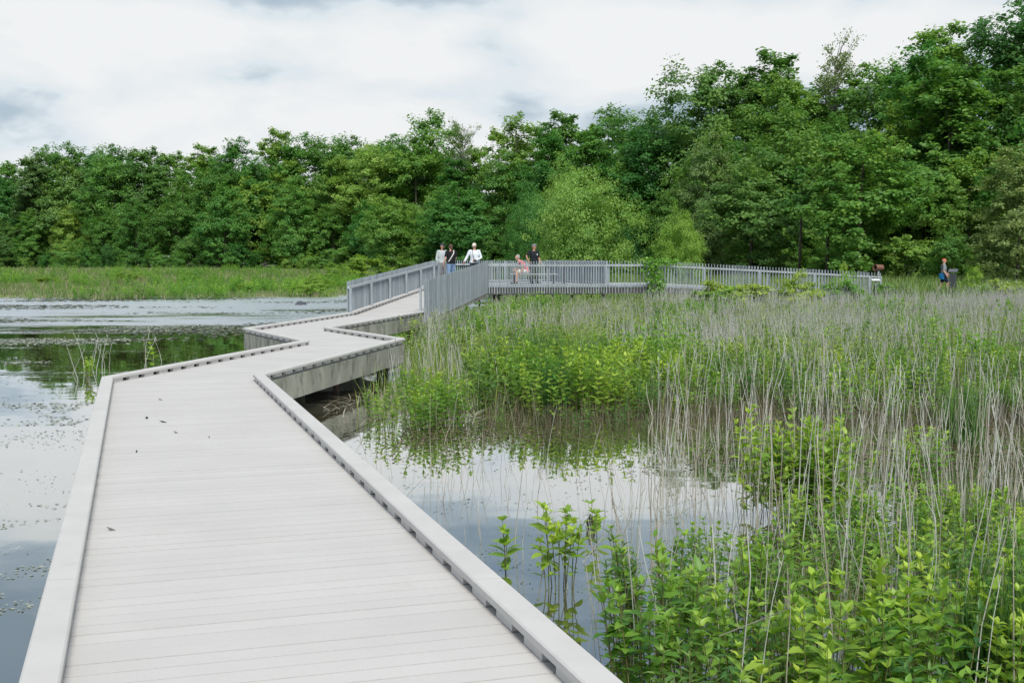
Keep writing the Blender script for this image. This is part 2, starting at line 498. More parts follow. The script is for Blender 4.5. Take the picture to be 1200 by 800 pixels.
def offset_poly(pts, dist):
    """mitred offset to the left (dist>0) of a plan polyline"""
    out = []
    for i, p in enumerate(pts):
        n_ = []
        for a, b in ((i - 1, i), (i, i + 1)):
            if a < 0 or b >= len(pts): continue
            d = (pts[b] - pts[a]); d = Vector((d.x, d.y, 0)).normalized()
            n_.append(Vector((-d.y, d.x, 0)))
        m_ = sum(n_, Vector((0, 0, 0))).normalized()
        k = dist / max(.35, m_.dot(n_[0]))
        out.append(Vector((p.x, p.y, p.z)) + m_ * k)
    return out

PLd = offset_poly(PL, -.085); PRd = offset_poly(PR, .085)
bw = empty('boardwalk', (0, 0, 0))
tag(bw, 'long pale grey plank boardwalk with low slotted curbs zigzagging over the water', 'boardwalk')
def build_deck(parent, conv, direc, zf=ZD):
    mb = MB(); planks(mb, conv, direc, zf=zf)
    o = mb.build('deck', M_deck, parent)
    return o
for i in range(4):
    conv = [xy(PLd[i]), xy(PLd[i + 1]), xy(PRd[i + 1]), xy(PRd[i])]
    d = (PL[i + 1] - PL[i]).normalized() + (PR[i + 1] - PR[i]).normalized()
    build_deck(bw, conv, d)
rd = ((L5 - PL[4]) + (R5 - PR[4])) * .5; rlen = math.hypot(rd.x, rd.y); rdn = Vector((rd.x, rd.y, 0)).normalized()
r0 = (PL[4] + PR[4]) * .5
def ramp_z(x, y):
    t = ((x - r0.x) * rdn.x + (y - r0.y) * rdn.y) / rlen
    t = min(max(t, 0), 1)
    return ZD + (ZP - ZD) * t
build_deck(bw, [xy(PLd[4]), xy(PLd[5]), xy(PRd[5]), xy(PRd[4])], rd, ramp_z)

def curb(parent, outer, inner, inner2, i):
    """one straight curb: a top plank cut in lengths and spacer blocks with slots between, darkened by an added web, one piece"""
    mb = MB()
    A, B, C, D = outer[i], outer[i + 1], inner[i + 1], inner[i]
    ln = (B - A).length
    nseg = max(1, round(ln / 3.55))
    lo, hi = .050, .092
    for k in range(nseg):
        t0, t1 = k / nseg, (k + 1) / nseg
        e = .0045 / ln
        if k: t0 += e
        if k < nseg - 1: t1 -= e
        a, b = A.lerp(B, t0), A.lerp(B, t1); d, c = D.lerp(C, t0), D.lerp(C, t1)
        dz = Vector((0, 0, 1))
        ch = .008
        ai, bi = a.lerp(d, .06), b.lerp(c, .06); di, ci = d.lerp(a, .06), c.lerp(b, .06)
        vs = [a + dz * lo, b + dz * lo, c + dz * lo, d + dz * lo,
              a + dz * (hi - ch), b + dz * (hi - ch), c + dz * (hi - ch), d + dz * (hi - ch),
              ai + dz * hi, bi + dz * hi, ci + dz * hi, di + dz * hi]
        mb.add(vs, [(3, 2, 1, 0), (0, 1, 5, 4), (1, 2, 6, 5), (2, 3, 7, 6), (3, 0, 4, 7),
                    (4, 5, 9, 8), (5, 6, 10, 9), (6, 7, 11, 10), (7, 4, 8, 11), (8, 9, 10, 11)])
    # spacer blocks
    pitch = .42; nb_ = max(2, int(ln / pitch))
    E, G = inner2[i], inner2[i + 1]
    Ao, Bo = A.lerp(D, .12), B.lerp(C, .12)
    for k in range(nb_):
        t0 = (k + .06) / nb_; t1 = (k + .64) / nb_
        a, b = Ao.lerp(Bo, t0), Ao.lerp(Bo, t1); d, c = E.lerp(G, t0), E.lerp(G, t1)
        dz = Vector((0, 0, 1))
        z0, z1 = .003, lo - .001
        vs = [p + dz * z0 for p in (a, b, c, d)] + [p + dz * z1 for p in (a, b, c, d)]
        mb.add(vs, [(3, 2, 1, 0), (4, 5, 6, 7), (0, 1, 5, 4), (1, 2, 6, 5), (2, 3, 7, 6), (3, 0, 4, 7)])
    dz = Vector((0, 0, 1))  # added near-black web along the middle, paints shade into the slots
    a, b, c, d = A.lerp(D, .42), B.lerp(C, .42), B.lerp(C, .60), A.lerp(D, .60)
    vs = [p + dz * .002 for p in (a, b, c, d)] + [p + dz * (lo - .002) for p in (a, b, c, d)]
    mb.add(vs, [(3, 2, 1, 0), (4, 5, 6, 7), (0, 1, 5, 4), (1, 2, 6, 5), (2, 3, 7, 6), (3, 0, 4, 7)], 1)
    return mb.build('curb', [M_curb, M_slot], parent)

# left side: outer line is PL, deck lies to the right of it
Lin = offset_poly(PL, -.155); Lin2 = offset_poly(PL, -.143)
Rin = offset_poly(PR, .155); Rin2 = offset_poly(PR, .143)
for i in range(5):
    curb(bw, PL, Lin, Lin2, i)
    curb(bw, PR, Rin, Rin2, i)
# edge beams hang under the deck edge
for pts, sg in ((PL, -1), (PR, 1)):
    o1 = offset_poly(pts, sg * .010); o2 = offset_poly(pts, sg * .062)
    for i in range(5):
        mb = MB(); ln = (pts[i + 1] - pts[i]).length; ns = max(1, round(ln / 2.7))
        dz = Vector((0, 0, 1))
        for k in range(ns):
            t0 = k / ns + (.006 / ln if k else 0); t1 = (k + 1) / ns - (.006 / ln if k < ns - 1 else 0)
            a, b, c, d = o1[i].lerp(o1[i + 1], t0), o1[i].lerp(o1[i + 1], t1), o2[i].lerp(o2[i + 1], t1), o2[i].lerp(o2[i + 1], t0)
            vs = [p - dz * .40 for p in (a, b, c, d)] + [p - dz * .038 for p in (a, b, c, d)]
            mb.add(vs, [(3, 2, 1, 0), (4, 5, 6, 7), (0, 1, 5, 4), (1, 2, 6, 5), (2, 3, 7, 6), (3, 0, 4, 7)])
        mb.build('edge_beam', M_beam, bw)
# cross beams under the deck and piles
def pile(parent, x, y, ztop, mat=M_pile, r=.055):
    mb = MB()
    mb.tube([(x, y, -.9), (x, y, ztop)], r, 10)
    mb.tube([(x, y, ztop - .03), (x, y, ztop)], r + .05, 10)
    mb.build('pile', mat, parent, smooth=False)
for i in range(5):
    n_ = max(1, round((PL[i + 1] - PL[i]).length / 3.2))
    for k in range(n_ + (1 if i == 4 else 0)):
        t = (k + .12) / n_
        if t > 1: t = 1
        a, b = PL[i].lerp(PL[i + 1], t), PR[i].lerp(PR[i + 1], t)
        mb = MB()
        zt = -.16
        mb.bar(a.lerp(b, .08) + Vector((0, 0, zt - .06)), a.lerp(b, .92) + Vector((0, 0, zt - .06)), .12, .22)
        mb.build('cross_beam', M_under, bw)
        for s_ in (.16, .84):
            p = a.lerp(b, s_); pile(bw, p.x, p.y, p.z - .33)
# extra pile seen under the jutting corner
p = PR[2].lerp(PL[2], .14) + (PR[3] - PR[2]).normalized() * .3
pile(bw, p.x, p.y, ZD - .30)

# ------------------------------------------------------------------ viewing platform and far walkway
B_ = Vector((-3.05, 54.0, ZP)); C_ = Vector((1.62, 57.6, ZP)); D_ = at_d(712, 50.3, ZP); E_ = at_d(712, 48.1, ZP)
vp = empty('viewing_platform', ((L5 + D_) / 2).to_tuple())
tag(vp, 'raised timber viewing platform at the top of the fenced ramp', 'platform')
inv = -vp.location
def rel(p): return Vector(p) + inv
pp = [R5, L5, B_, C_, D_, E_]
mb = MB(); planks(mb, [xy(rel(p)) for p in pp], Vector((0, 1, 0)), zf=0.0)
mb.build('deck', M_fence, vp)
mb = MB()
cyc = [xy(rel(p)) for p in pp]
for i in range(6):
    a, b = rel(pp[i]), rel(pp[(i + 1) % 6])
    c_ = Vector((.4, 3.5, 0)); 
    ai = a + (rel(Vector((.4, 51.5, ZP))) - a) * .02; bi = b + (rel(Vector((.4, 51.5, ZP))) - b) * .02
    mb.bar(ai - Vector((0, 0, .19)), bi - Vector((0, 0, .19)), .09, .30)
mb.build('rim_joist', M_under, vp)
mb = MB()
for k in range(8):
    x = -2.6 + k * .85
    mb.bar(rel((x, 48.3, ZP - .18)), rel((x, 53.0, ZP - .18)), .07, .26)
mb.build('joists', M_under, vp)['kind'] = 'stuff'
for x, y in ((-.7, 47.95), (.9, 48.1), (2.4, 48.2), (3.7, 48.3), (.2, 50.5), (1.7, 50.6), (3.2, 50.6), (-2.8, 49), (-2.8, 52.5), (-.6, 54), (1.4, 55)):
    mb = MB(); q = rel((x, y, 0)); mb.box((q.x, q.y, -.95), .13, .13, 1.5); mb.build('pile', M_under, vp)

WA = [E_, at_d(766, 48.2, ZP), at_d(1032, 48.6, .74)]
WB = [D_, at_d(766, 50.3, ZP), at_d(1040, 50.7, .74)]
WB[1].x = WA[1].x + .0; WB[2].x = WA[2].x + .1
fw = empty('ramp_walkway', WA[1].to_tuple())
tag(fw, 'far fenced walkway sloping down to the right from the platform', 'walkway')
for i in range(2):
    def zf(x, y, i=i):
        t = (x + fw.location.x - WA[i].x) / (WA[i + 1].x - WA[i].x)
        return WA[i].z + (WA[i + 1].z - WA[i].z) * t - fw.location.z
    sub = lambda p: (p.x - fw.location.x, p.y - fw.location.y)
    mb = MB(); planks(mb, [sub(WA[i]), sub(WA[i + 1]), sub(WB[i + 1]), sub(WB[i])], Vector((1, 0, 0)), zf=zf)
    mb.build('deck', M_fence, fw)
    for wl, s_ in ((WA, .05), (WB, -.05)):
        mb = MB(); mb.bar(wl[i] - fw.location + Vector((0, s_, -.17)), wl[i + 1] - fw.location + Vector((0, s_, -.17)), .08, .26)
        mb.build('edge_beam', M_under, fw)
for k in range(6):
    t = k / 5
    for wl in (WA, WB):
        p = wl[1].lerp(wl[2], t) - fw.location
        mb = MB(); mb.box((p.x, p.y + (.12 if wl is WA else -.12), p.z - .3 - .8), .12, .12, 1.6); mb.build('pile', M_under, fw)

# ------------------------------------------------------------------ picket fences
def fence(pts, label, side, low=-.26, height=1.0, pitch=.118, pw=.042, name='picket_fence', lowrail=.06, endpost=True):
    """side: +1 / -1 puts the handrail on the left / right of the run (the walking side)"""
    base = Vector(pts[0]); root = empty(name, base.to_tuple())
    tag(root, label, 'fence', 'weathered picket fences along the ramp, platform and walkway')
    P = [Vector(p) - base for p in pts]
    mb = MB(); rail = MB(); lower = MB()
    for a, b in zip(P[:-1], P[1:]):
        d = b - a; ln = math.hypot(d.x, d.y); ang = math.atan2(d.y, d.x)
        nrm = Vector((-d.y, d.x, 0)).normalized() * side
        n_ = int(ln / pitch)
        for k in range(n_):
            p = a + d * ((k + .5) / n_)
            top = height + random.uniform(-.012, .012)
            mb.box((p.x, p.y, p.z + (top + low) / 2), pw + random.uniform(-.003, .003), .024, top - low, ang + random.uniform(-.03, .03))
        off = nrm * .045
        rail.bar(a + off + Vector((0, 0, height * .82)), b + off + Vector((0, 0, height * .82)), .06, .065)
        lower.bar(a + off + Vector((0, 0, lowrail)), b + off + Vector((0, 0, lowrail)), .045, .05)
        npost = max(1, round(ln / 2.35))
        for k in range(npost + (1 if (b - P[-1]).length < 1e-6 and endpost else 0)):
            p = a + d * (k / npost) + nrm * .108
            pb = MB(); pb.box((p.x, p.y, p.z + (height * .80 + low) / 2), .065, .065, height * .80 - low, ang)
            pb.build('post', M_fence, root)
    mb.build('pickets', M_fence, root)
    rail.build('handrail', M_rail, root)
    lower.build('bottom_rail', M_rail, root)
    return root
fence([PL[4] + Vector((0, 0, 0)), L5], 'left picket fence of the ramp, seen from inside with its pale handrail', -1, pitch=.098, pw=.060)
fence([PR[4] + Vector((0, 0, 0)), R5], 'right picket fence of the ramp, its near end standing in the dead stalks', 1, pitch=.098, pw=.060)
fence([R5, E_], 'front picket fence of the viewing platform facing the marsh', 1, low=-.3, pitch=.104, pw=.036)
fence([L5, B_], 'short picket fence at the platform back beside the couple', -1)
fence([B_, C_], 'rear picket fence of the platform behind the bench', -1, pitch=.11, pw=.036)
fence([C_, D_], 'close screen of pickets closing the right side of the platform', -1, pitch=.09)
fence(WA, 'front picket fence of the far walkway with the climbing vine on it', 1, low=-.3, pw=.026)
fence(WB, 'back picket fence of the far walkway nearest the wood', -1, low=-.2, pw=.024, pitch=.13)

# ------------------------------------------------------------------ leaves, trees
def unit(v): return v / np.maximum(np.linalg.norm(v, axis=1, keepdims=True), 1e-9)

def leaf_quads(P, Nn, size, asp, r):
    n = len(P)
    t = unit(np.cross(Nn, r.normal(size=(n, 3)))); b = np.cross(Nn, t)
    s = size[:, None]
    A = P - t * s; B = P + b * s * asp + Nn * s * .12; C = P + t * s; D = P - b * s * asp + Nn * s * .12
    V = np.stack([A, B, C, D], 1).reshape(-1, 3)
    Q = np.arange(n * 4).reshape(-1, 4)
    return V, Q

def crown_arrays(seed, H, W, base, nclump, nleaf, lsize, shape='round', top=1.0, drop=0.0, fine=True):
    """leaf sprays in a crown: big limbs first (lobes of the outline), small sprays spread over each limb"""
    r = np.random.default_rng(seed)
    big = []
    tries = 0
    nb = max(7, nclump // 4)
    R0 = W * .5
    def prof(u):
        if shape == 'round': return math.sin(PI * min(1, .10 + .90 * u ** .8)) ** .6
        if shape == 'tall': return math.sin(PI * min(1, .18 + .82 * u)) ** .75
        if shape == 'wide': return math.sin(PI * min(1, .22 + .78 * u ** 1.25)) ** .5
        return math.sqrt(max(0, 1 - u ** 2.2))
    while len(big) < nb and tries < 4000:
        tries += 1
        u = r.random() ** .9
        z = base + (H - base) * (.04 + .86 * u)
        a = r.random() * 2 * PI
        lob = 1 + .16 * math.sin(3 * a + seed) + .12 * math.sin(5 * a + 2 * seed + z * .5)
        q = (.25 + .75 * r.random() ** .7) * prof(u) * R0 * lob * .78
        p = np.array([q * math.cos(a), q * math.sin(a), z])
        br = R0 * r.uniform(.29, .46)
        if any(np.linalg.norm((p - c[0]) * (1, 1, .8)) < .75 * (br + c[1]) * .62 for c in big): continue
        big.append((p, br))
    Ps, Ns, Ss, Ts = [], [], [], []
    wsum = sum(c[1] ** 2 for c in big)
    for p, br in big:
        ntot = max(60, int(nleaf * br ** 2 / wsum))
        nsm = max(6, int(14 * (br / (R0 * .33)) ** 2)) if fine else 5
        tone = r.uniform(.92, 1.08)
        for k in range(nsm):
            d0 = unit(r.normal(size=(1, 3)) + np.array([0, 0, .25]))[0]
            c0 = p + d0 * br * (.45 + .75 * r.random()) * np.array([1, 1, 1.05])
            rad = br * r.uniform(.24, .46)
            n = max(8, int(ntot / nsm * r.uniform(.6, 1.4)))
            d = unit(r.normal(size=(n, 3)))
            q = rad * (r.random((n, 1)) ** .45)
            out_ = r.random((n, 1)) < .12
            q = np.where(out_, rad * (1 + .7 * r.random((n, 1))), q)
            pos = c0 + d * q * np.array([1.05, 1.05, .62]) + np.outer((r.random(n) - .5) * rad, d0)
            Ps.append(pos)
            outw = pos - np.array([0, 0, base + (H - base) * .35]); outw = unit(outw * np.array([1, 1, .6]))
            Ns.append(unit(outw * .75 + d * .35 + r.normal(size=(n, 3)) * .5 + np.array([0, 0, .5])))
            Ss.append(lsize * r.uniform(.6, 1.35, n))
            Ts.append(np.full(n, tone * r.uniform(.86, 1.16)) * r.uniform(.84, 1.18, n))
    P = np.concatenate(Ps); Nn = np.concatenate(Ns); S = np.concatenate(Ss); T = np.concatenate(Ts)
    lowm = P[:, 2] < .15
    P[lowm, 2] = .15 + r.random(lowm.sum()) * .3
    Vv, Q = leaf_quads(P, Nn, S, .62, r)
    return Vv, Q, np.repeat(T, 4), big

def trunk_mesh(name, seed, H, base, cl, mat, rad=None, limbs=16):
    r = random.Random(seed)
    mb = MB(); rad = rad or H * .012
    pts, rr = [], []
    dx, dy = r.uniform(-.02, .02) * H, r.uniform(-.02, .02) * H
    nseg = 7
    for i in range(nseg + 1):
        t = i / nseg
        pts.append(Vector((dx * t * t + r.uniform(-.05, .05) * t, dy * t * t, -.4 + (H * .86 + .4) * t)))
        rr.append(rad * (1.35 if i == 0 else 1) * (1 - .85 * t))
    mb.tube(pts, rr, 8)
    cs = list(cl); r.shuffle(cs)
    for p, cr in cs[:limbs]:
        p = Vector(p)
        zt = max(base * .6, min(H * .8, p.z - .45 * math.hypot(p.x, p.y) - .1 * H))
        t = (zt + .4) / (H * .86 + .4)
        a = Vector((dx * t * t, dy * t * t, zt))
        r0_ = rad * (1 - .85 * t) * .55
        mid = a.lerp(p, .5) + Vector((0, 0, -.04 * H * r.random()))
        mb.tube([a, mid, p], [r0_, r0_ * .6, r0_ * .18], 5)
    return mb.mesh(name, mat, True)

TREEV = []
def tree_variant(seed, H, W, base, ncl, nlf, ls, shape, **k):
    Vv, Q, T, cl = crown_arrays(seed, H, W, base, ncl, nlf, ls, shape, **k)
    cm = np_mesh('crown', Vv, [Q], [LEAF['mid']], tint=T)
    tm = trunk_mesh('trunk', seed, H, base, cl, M_bark)
    return dict(H=H, W=W, crown=cm, trunk=tm)
# edge trees (crowns nearly to the ground), forest trees (tall), light airy ones, shrubs
EDGE = [tree_variant(21, 14, 9.5, .6, 80, 25000, .142, 'round'), tree_variant(22, 14, 8, .5, 74, 23000, .142, 'tall'),
        tree_variant(23, 14, 11, .6, 90, 26000, .142, 'wide')]
TALL = [tree_variant(31, 20, 9, 3.0, 82, 28000, .162, 'round'), tree_variant(32, 20, 8, 2.5, 80, 27000, .162, 'tall'),
        tree_variant(33, 20, 10.5, 4.0, 90, 28000, .162, 'wide'), tree_variant(34, 20, 8.5, 5.0, 66, 21000, .162, 'wide')]
AIRY = [tree_variant(41, 20, 8, 7.0, 34, 4200, .18, 'wide')]
SHRUB = [tree_variant(51, 3, 4.0, .05, 40, 11000, .062, 'dome'), tree_variant(52, 3, 3.2, .05, 36, 9000, .062, 'round'),
         tree_variant(53, 3, 4.6, .05, 44, 12000, .062, 'wide')]

DOME = tree_variant(24, 9, 12, .2, 130, 42000, .105, 'dome')
def put_tree(v, loc, H, W, leaf, label, group, cat='tree', name='tree', rz=None):
    root = empty(name, loc, rz if rz is not None else random.uniform(0, 6.28))
    root.scale = (W / v['W'], W / v['W'], H / v['H'])
    tag(root, label, cat, group)
    tr = link('trunk' if cat == 'tree' else 'stems', v['trunk'], root)
    cr = link('crown' if cat == 'tree' else 'foliage', v['crown'], root)
    cr.material_slots[0].link = 'OBJECT'; cr.material_slots[0].material = LEAF[leaf]
    return root

SIL = [(-200, 185), (-60, 182), (0, 178), (33, 173), (90, 158), (143, 168), (203, 157), (220, 168), (240, 153), (277, 147), (327, 138), (360, 142), (395, 148),
       (427, 158), (470, 146), (510, 129), (543, 150), (567, 145), (583, 156), (600, 138), (617, 122), (660, 115), (683, 106), (733, 104), (770, 104),
       (800, 92), (830, 66), (870, 50), (900, 44), (930, 56), (950, 78), (975, 68), (1005, 76), (1025, 58), (1045, 34), (1075, 4), (1105, -10),
       (1140, 4), (1160, -8), (1200, -25), (1300, -40), (1500, -40)]
DST = [(-200, 222), (0, 204), (200, 188), (400, 174), (560, 164), (680, 140), (800, 116), (900, 106), (1000, 99), (1100, 92), (1200, 86), (1400, 80)]
def lerp_t(tab, x):
    return float(np.interp(x, [t[0] for t in tab], [t[1] for t in tab]))
def gz(x, y): return float(ground_h(x, y))

def zone(px): return 'left' if px < 430 else ('middle' if px < 760 else 'right')
SPOT = {'left': 'behind the far lake shore', 'middle': 'behind the viewing platform', 'right': 'behind the far walkway'}
KIND = {'dark': 'dark green', 'deep': 'bluish green', 'mid': 'mid green', 'light': 'light green', 'yellow': 'yellow green', 'olive': 'olive'}
def wood_label(px, leaf, row):
    what = {1: 'low bushy %s front tree of the wood', 2: 'middle row %s broadleaf tree in the wood', 3: 'tall %s tree topping the skyline of the wood'}[row]
    return (what % KIND[leaf]) + ' ' + SPOT[zone(px)], 'trees of the wood ' + SPOT[zone(px)]

tr_r = random.Random(5)
def row(step_m, ddist, hlo, hhi, vs, leaves, rown, wf=(.95, 1.2), px0=-110, px1=1310):
    px = px0
    while px < px1:
        d = lerp_t(DST, px) + ddist + tr_r.uniform(-3, 3)
        x = (px - 600) / FPX * d
        g = gz(x, d)
        Hs = (HOR - lerp_t(SIL, px)) * d / FPX + HC - g
        H = Hs * tr_r.uniform(hlo, hhi)
        v = tr_r.choice(vs)
        W = v['W'] / v['H'] * H * tr_r.uniform(*wf)
        lf = tr_r.choices([a for a, b in leaves], [b for a, b in leaves])[0]
        lab, grp = wood_label(px, lf, rown)
        put_tree(v, (x, d, g - .05), H, W, lf, lab, grp, name='broadleaf_tree')
        px += step_m * FPX / d * tr_r.uniform(.75, 1.25)
row(5.6, 0, .40, .70, EDGE, [('mid', 4), ('dark', 2.5), ('light', 3.5), ('deep', 2.5), ('yellow', .8)], 1)
row(6.2, 8, .74, .93, TALL + EDGE[:2], [('mid', 4), ('dark', 4), ('deep', 2), ('light', 2.2), ('olive', .8), ('yellow', .5)], 2)
row(5.8, 16, .90, 1.02, TALL, [('mid', 4), ('dark', 4), ('deep', 2), ('light', 2)], 3)

# the wood carries on behind the rows one can tell apart: one mass
Vs, Qs, Ts = [], [], []; off = 0
mr = np.random.default_rng(3)
src = [crown_arrays(60 + k, 20, 10, 1.0, 55, 3600, .32, 'tall')[:3] for k in range(3)]
px = -190
while px < 1400:
    for dd in (15, 27, 40):
        d = lerp_t(DST, px) + dd; x = (px - 600) / FPX * d + mr.uniform(-2, 2); g = gz(x, d)
        H = ((HOR - lerp_t(SIL, px)) * d / FPX + HC - g) * (mr.uniform(.74, .86) if dd > 20 else mr.uniform(.3, .42))
        a = mr.uniform(0, 6.28); Vv, Q, T = src[mr.integers(3)]
        c, s = math.cos(a), math.sin(a); k = H / 20 * mr.uniform(1.0, 1.25)
        k = max(k, .8)
        P = np.stack([(Vv[:, 0] * c - Vv[:, 1] * s) * k + x, (Vv[:, 0] * s + Vv[:, 1] * c) * k + d, (Vv[:, 2] - 1.0) * H / 20 + g], 1)
        Vs.append(P); Qs.append(Q + off); Ts.append(T); off += len(P)
    px += 6.5 * FPX / d
o = link('deep_woods', np_mesh('deep_woods', np.concatenate(Vs), [np.concatenate(Qs)], [LEAF['dark']], tint=np.concatenate(Ts)))
tag(o, 'dense dark green mass of the wood beyond its front rows of trees', 'wood', kind='stuff')

# single trees one can point to
def solo(px, ytop, d, wpx, v, leaf, label, cat='tree', name='broadleaf_tree', group=None, dz=0):
    x = (px - 600) / FPX * d; g = gz(x, d)
    H = (HOR - ytop) * d / FPX + HC - g
    return put_tree(v, (x, d, g - .05 + dz), H, wpx * d / FPX, leaf, label, group, cat, name)
solo(680, 204, 106, 136, DOME, 'fresh', 'broad fresh green tree standing in front of the wood just behind the platform')
solo(622, 226, 116, 70, DOME, 'light', 'rounded light green tree left of the broad fresh green tree')
solo(797, 251, 80, 64, DOME, 'shrub', 'small rounded pale green tree behind the vine on the walkway fence', name='small_tree')
solo(1192, 180, 74, 125, EDGE[0], 'olive', 'large olive green tree at the right end of the wood edge')
solo(1105, 70, 96, 150, TALL[1], 'yellow', 'tall yellow green tree high in the right part of the wood')
solo(1005, 140, 88, 150, EDGE[1], 'mid', 'full mid green tree in front of the wood near the end of the walkway fence')
solo(880, 175, 96, 120, EDGE[1], 'deep', 'dense bluish green tree above the middle of the walkway fence')
solo(830, 165, 104, 90, EDGE[0], 'olive', 'dull olive tree between the small pale tree and the dense bluish one')
solo(265, 205, 176, 66, EDGE[1], 'light', 'bright light green tree leaning out of the left wood edge')
solo(540, 205, 150, 90, EDGE[1], 'light', 'fresh light green tree behind the man in the white shirt')
solo(455, 220, 158, 70, EDGE[1], 'mid', 'slim mid green tree above the left end of the platform fence')

# bare topped trees
def bare_tree(px, ytop, d, label):
    x = (px - 600) / FPX * d; g = gz(x, d); H = (HOR - ytop) * d / FPX + HC - g
    root = empty('bare_topped_tree', (x, d, g)); tag(root, label, 'tree')
    r = random.Random(int(px)); mb = MB()
    mb.tube([(0, 0, -.3), (.1, 0, H * .5), (.2, .1, H * .9)], [.16, .11, .02], 7)
    tb = mb.build('trunk', M_bark, root, True)
    tw = MB(); ends = []
    for k in range(60):
        z = H * r.uniform(.62, .93); a = r.uniform(0, 6.28); ln = H * r.uniform(.05, .14)
        p0 = Vector((.15, .05, z)); p1 = p0 + Vector((math.cos(a) * ln * .6, math.sin(a) * ln * .6, ln * .75))
        tw.tube([p0, p0.lerp(p1, .5) + Vector((0, 0, -.1)), p1], [.045, .03, .012], 4)
        for j in range(4):
            q0 = p0.lerp(p1, r.uniform(.4, 1)); b = a + r.uniform(-1.2, 1.2); l2 = ln * r.uniform(.2, .5)
            q1 = q0 + Vector((math.cos(b) * l2 * .6, math.sin(b) * l2 * .6, l2 * .7))
            tw.tube([q0, q1], [.022, .01], 3); ends.append(q1)
    tw.build('twigs', M_twig, root)
    ee = np.array([e[:] for e in ends]); rr_ = np.random.default_rng(3)
    sel = np.repeat(ee[rr_.random(len(ee)) < .75], 16, axis=0); P = sel + rr_.normal(size=sel.shape) * .22
    Vv, Q = leaf_quads(P, unit(rr_.normal(size=P.shape) + [0, 0, .5]), np.full(len(P), .11), .6, rr_)
    link('crown', np_mesh('crown', Vv, [Q], [LEAF['olive']], tint=np.ones(len(Vv))), root)
bare_tree(972, 58, 114, 'half bare tree with thin twigs showing against the sky in the right skyline')
bare_tree(541, 146, 176, 'small half bare grey tree top on the skyline above the couple')

# slim dark trunks showing in the shade of the wood
def slim_trunk(px, y0, y1, d, label, lean=.02, rad=.13):
    x = (px - 600) / FPX * d; g = gz(x, d); H = (HOR - y1) * d / FPX + HC - g
    root = empty('slim_tree', (x, d, g)); tag(root, label, 'tree', 'slim trunks at the front of the wood behind the walkway')
    mb = MB(); mb.tube([(0, 0, -.3), (lean * H * .4, 0, H * .5), (lean * H, 0, H)], [rad, rad * .8, rad * .3], 8)
    mb.build('trunk', M_bark, root, True)
    Vv, Q, T, cl = crown_arrays(int(px), H * 1.25, H * .45, H * .7, 16, 1800, .16, 'round')
    link('crown', np_mesh('crown', Vv, [Q], [LEAF['dark']], tint=T), root)
slim_trunk(936, 320, 225, 90, 'slim dark trunk left of the pair showing behind the walkway fence')
slim_trunk(968, 320, 205, 88, 'slim pale brown trunk nearest the full mid green tree', rad=.16)

# understorey along the wood edge
sh_r = random.Random(8)
px = -60; sh_label = {'left': 'low bush at the foot of the wood across the lake', 'middle': 'low bush at the foot of the wood behind the platform', 'right': 'low bush at the foot of the wood behind the walkway'}
while px < 1260:
    d = lerp_t(DST, px) - sh_r.uniform(2, 7); x = (px - 600) / FPX * d; g = gz(x, d)
    H = sh_r.uniform(2.2, 4.2); v = sh_r.choice(SHRUB)
    put_tree(v, (x, d, g - .05), H, H * sh_r.uniform(1.1, 1.6), sh_r.choice(['mid', 'dark', 'mid', 'deep', 'light']), sh_label[zone(px)], 'bushes along the foot of the wood', 'bush', 'bush')
    px += 3.6 * FPX / d * sh_r.uniform(.7, 1.3)

# bright shrubs in the marsh
for px, ytop, d, wp, lab in (
        (283, 326, 74, 34, 'small yellow green bush on the lake bank left of the ramp'),
        (372, 324, 72, 62, 'bright yellow green bush on the bank close to the left ramp fence'),
        (430, 290, 98, 56, 'pale green bush rising behind the left end of the ramp fence'),
        (392, 312, 92, 44, 'spreading yellow green bush beyond the ramp fence foot'),
        (55, 322, 100, 34, 'low dark green bush on the far bank at the left'),
        (150, 318, 110, 50, 'spreading low bush in the middle of the far left bank'),
        (225, 318, 105, 40, 'low light bush on the far bank straight above the zigzag')):
    solo(px, ytop, d, wp, SHRUB[int(px) % 3], 'lime' if d < 90 else 'shrub', lab, 'bush', 'marsh_bush')
for px, ytop, d, wp, lab in (
        (880, 316, 43, 112, 'bright green bush in front of the middle of the walkway fence'),
        (832, 324, 42.5, 76, 'low bright bush left of the one before the walkway fence middle'),
        (936, 322, 42.5, 76, 'low bright bush right of the one before the walkway fence middle'),
        (990, 322, 44, 66, 'small leafy bush before the right part of the walkway fence'),
        (1042, 318, 48, 40, 'upright bright bush just right of the walkway fence end'),
        (1142, 319, 52, 44, 'bright leafy bush just right of the walking man'),
        (1180, 318, 53, 54, 'spreading leafy bush at the right edge beyond the walking man'),
        (1068, 335, 48, 26, 'tiny bright bush low in the grass left of the walking man'),
        (990, 312, 56, 30, 'leafy bush top showing over the walkway fence')):
    solo(px, ytop, d, wp, SHRUB[int(px) % 3], 'shrub', lab, 'bush', 'marsh_bush')

# ------------------------------------------------------------------ leafy marsh plants
def leaf_shape():
    """pointed oval leaf along +Y, folded on the midrib, 8 vertices"""
    v = np.array([(0, 0, 0), (-.20, .22, .05), (0, .25, 0), (.20, .22, .05), (-.19, .58, .03), (0, .60, -.03), (.19, .58, .03), (0, 1.0, -.14)])
    tri = np.array([(0, 2, 1), (0, 3, 2), (4, 5, 7), (5, 6, 7)])
    qd = np.array([(1, 2, 5, 4), (2, 3, 6, 5)])
    return v, tri, qd
LV, LT, LQ = leaf_shape()
def leaf_low():
    v = np.array([(0, 0, 0), (-.2, .42, .05), (0, .45, -.02), (.2, .42, .05), (0, 1, -.1)])
    return v, np.array([(0, 2, 1), (0, 3, 2), (1, 2, 4), (2, 3, 4)]), None

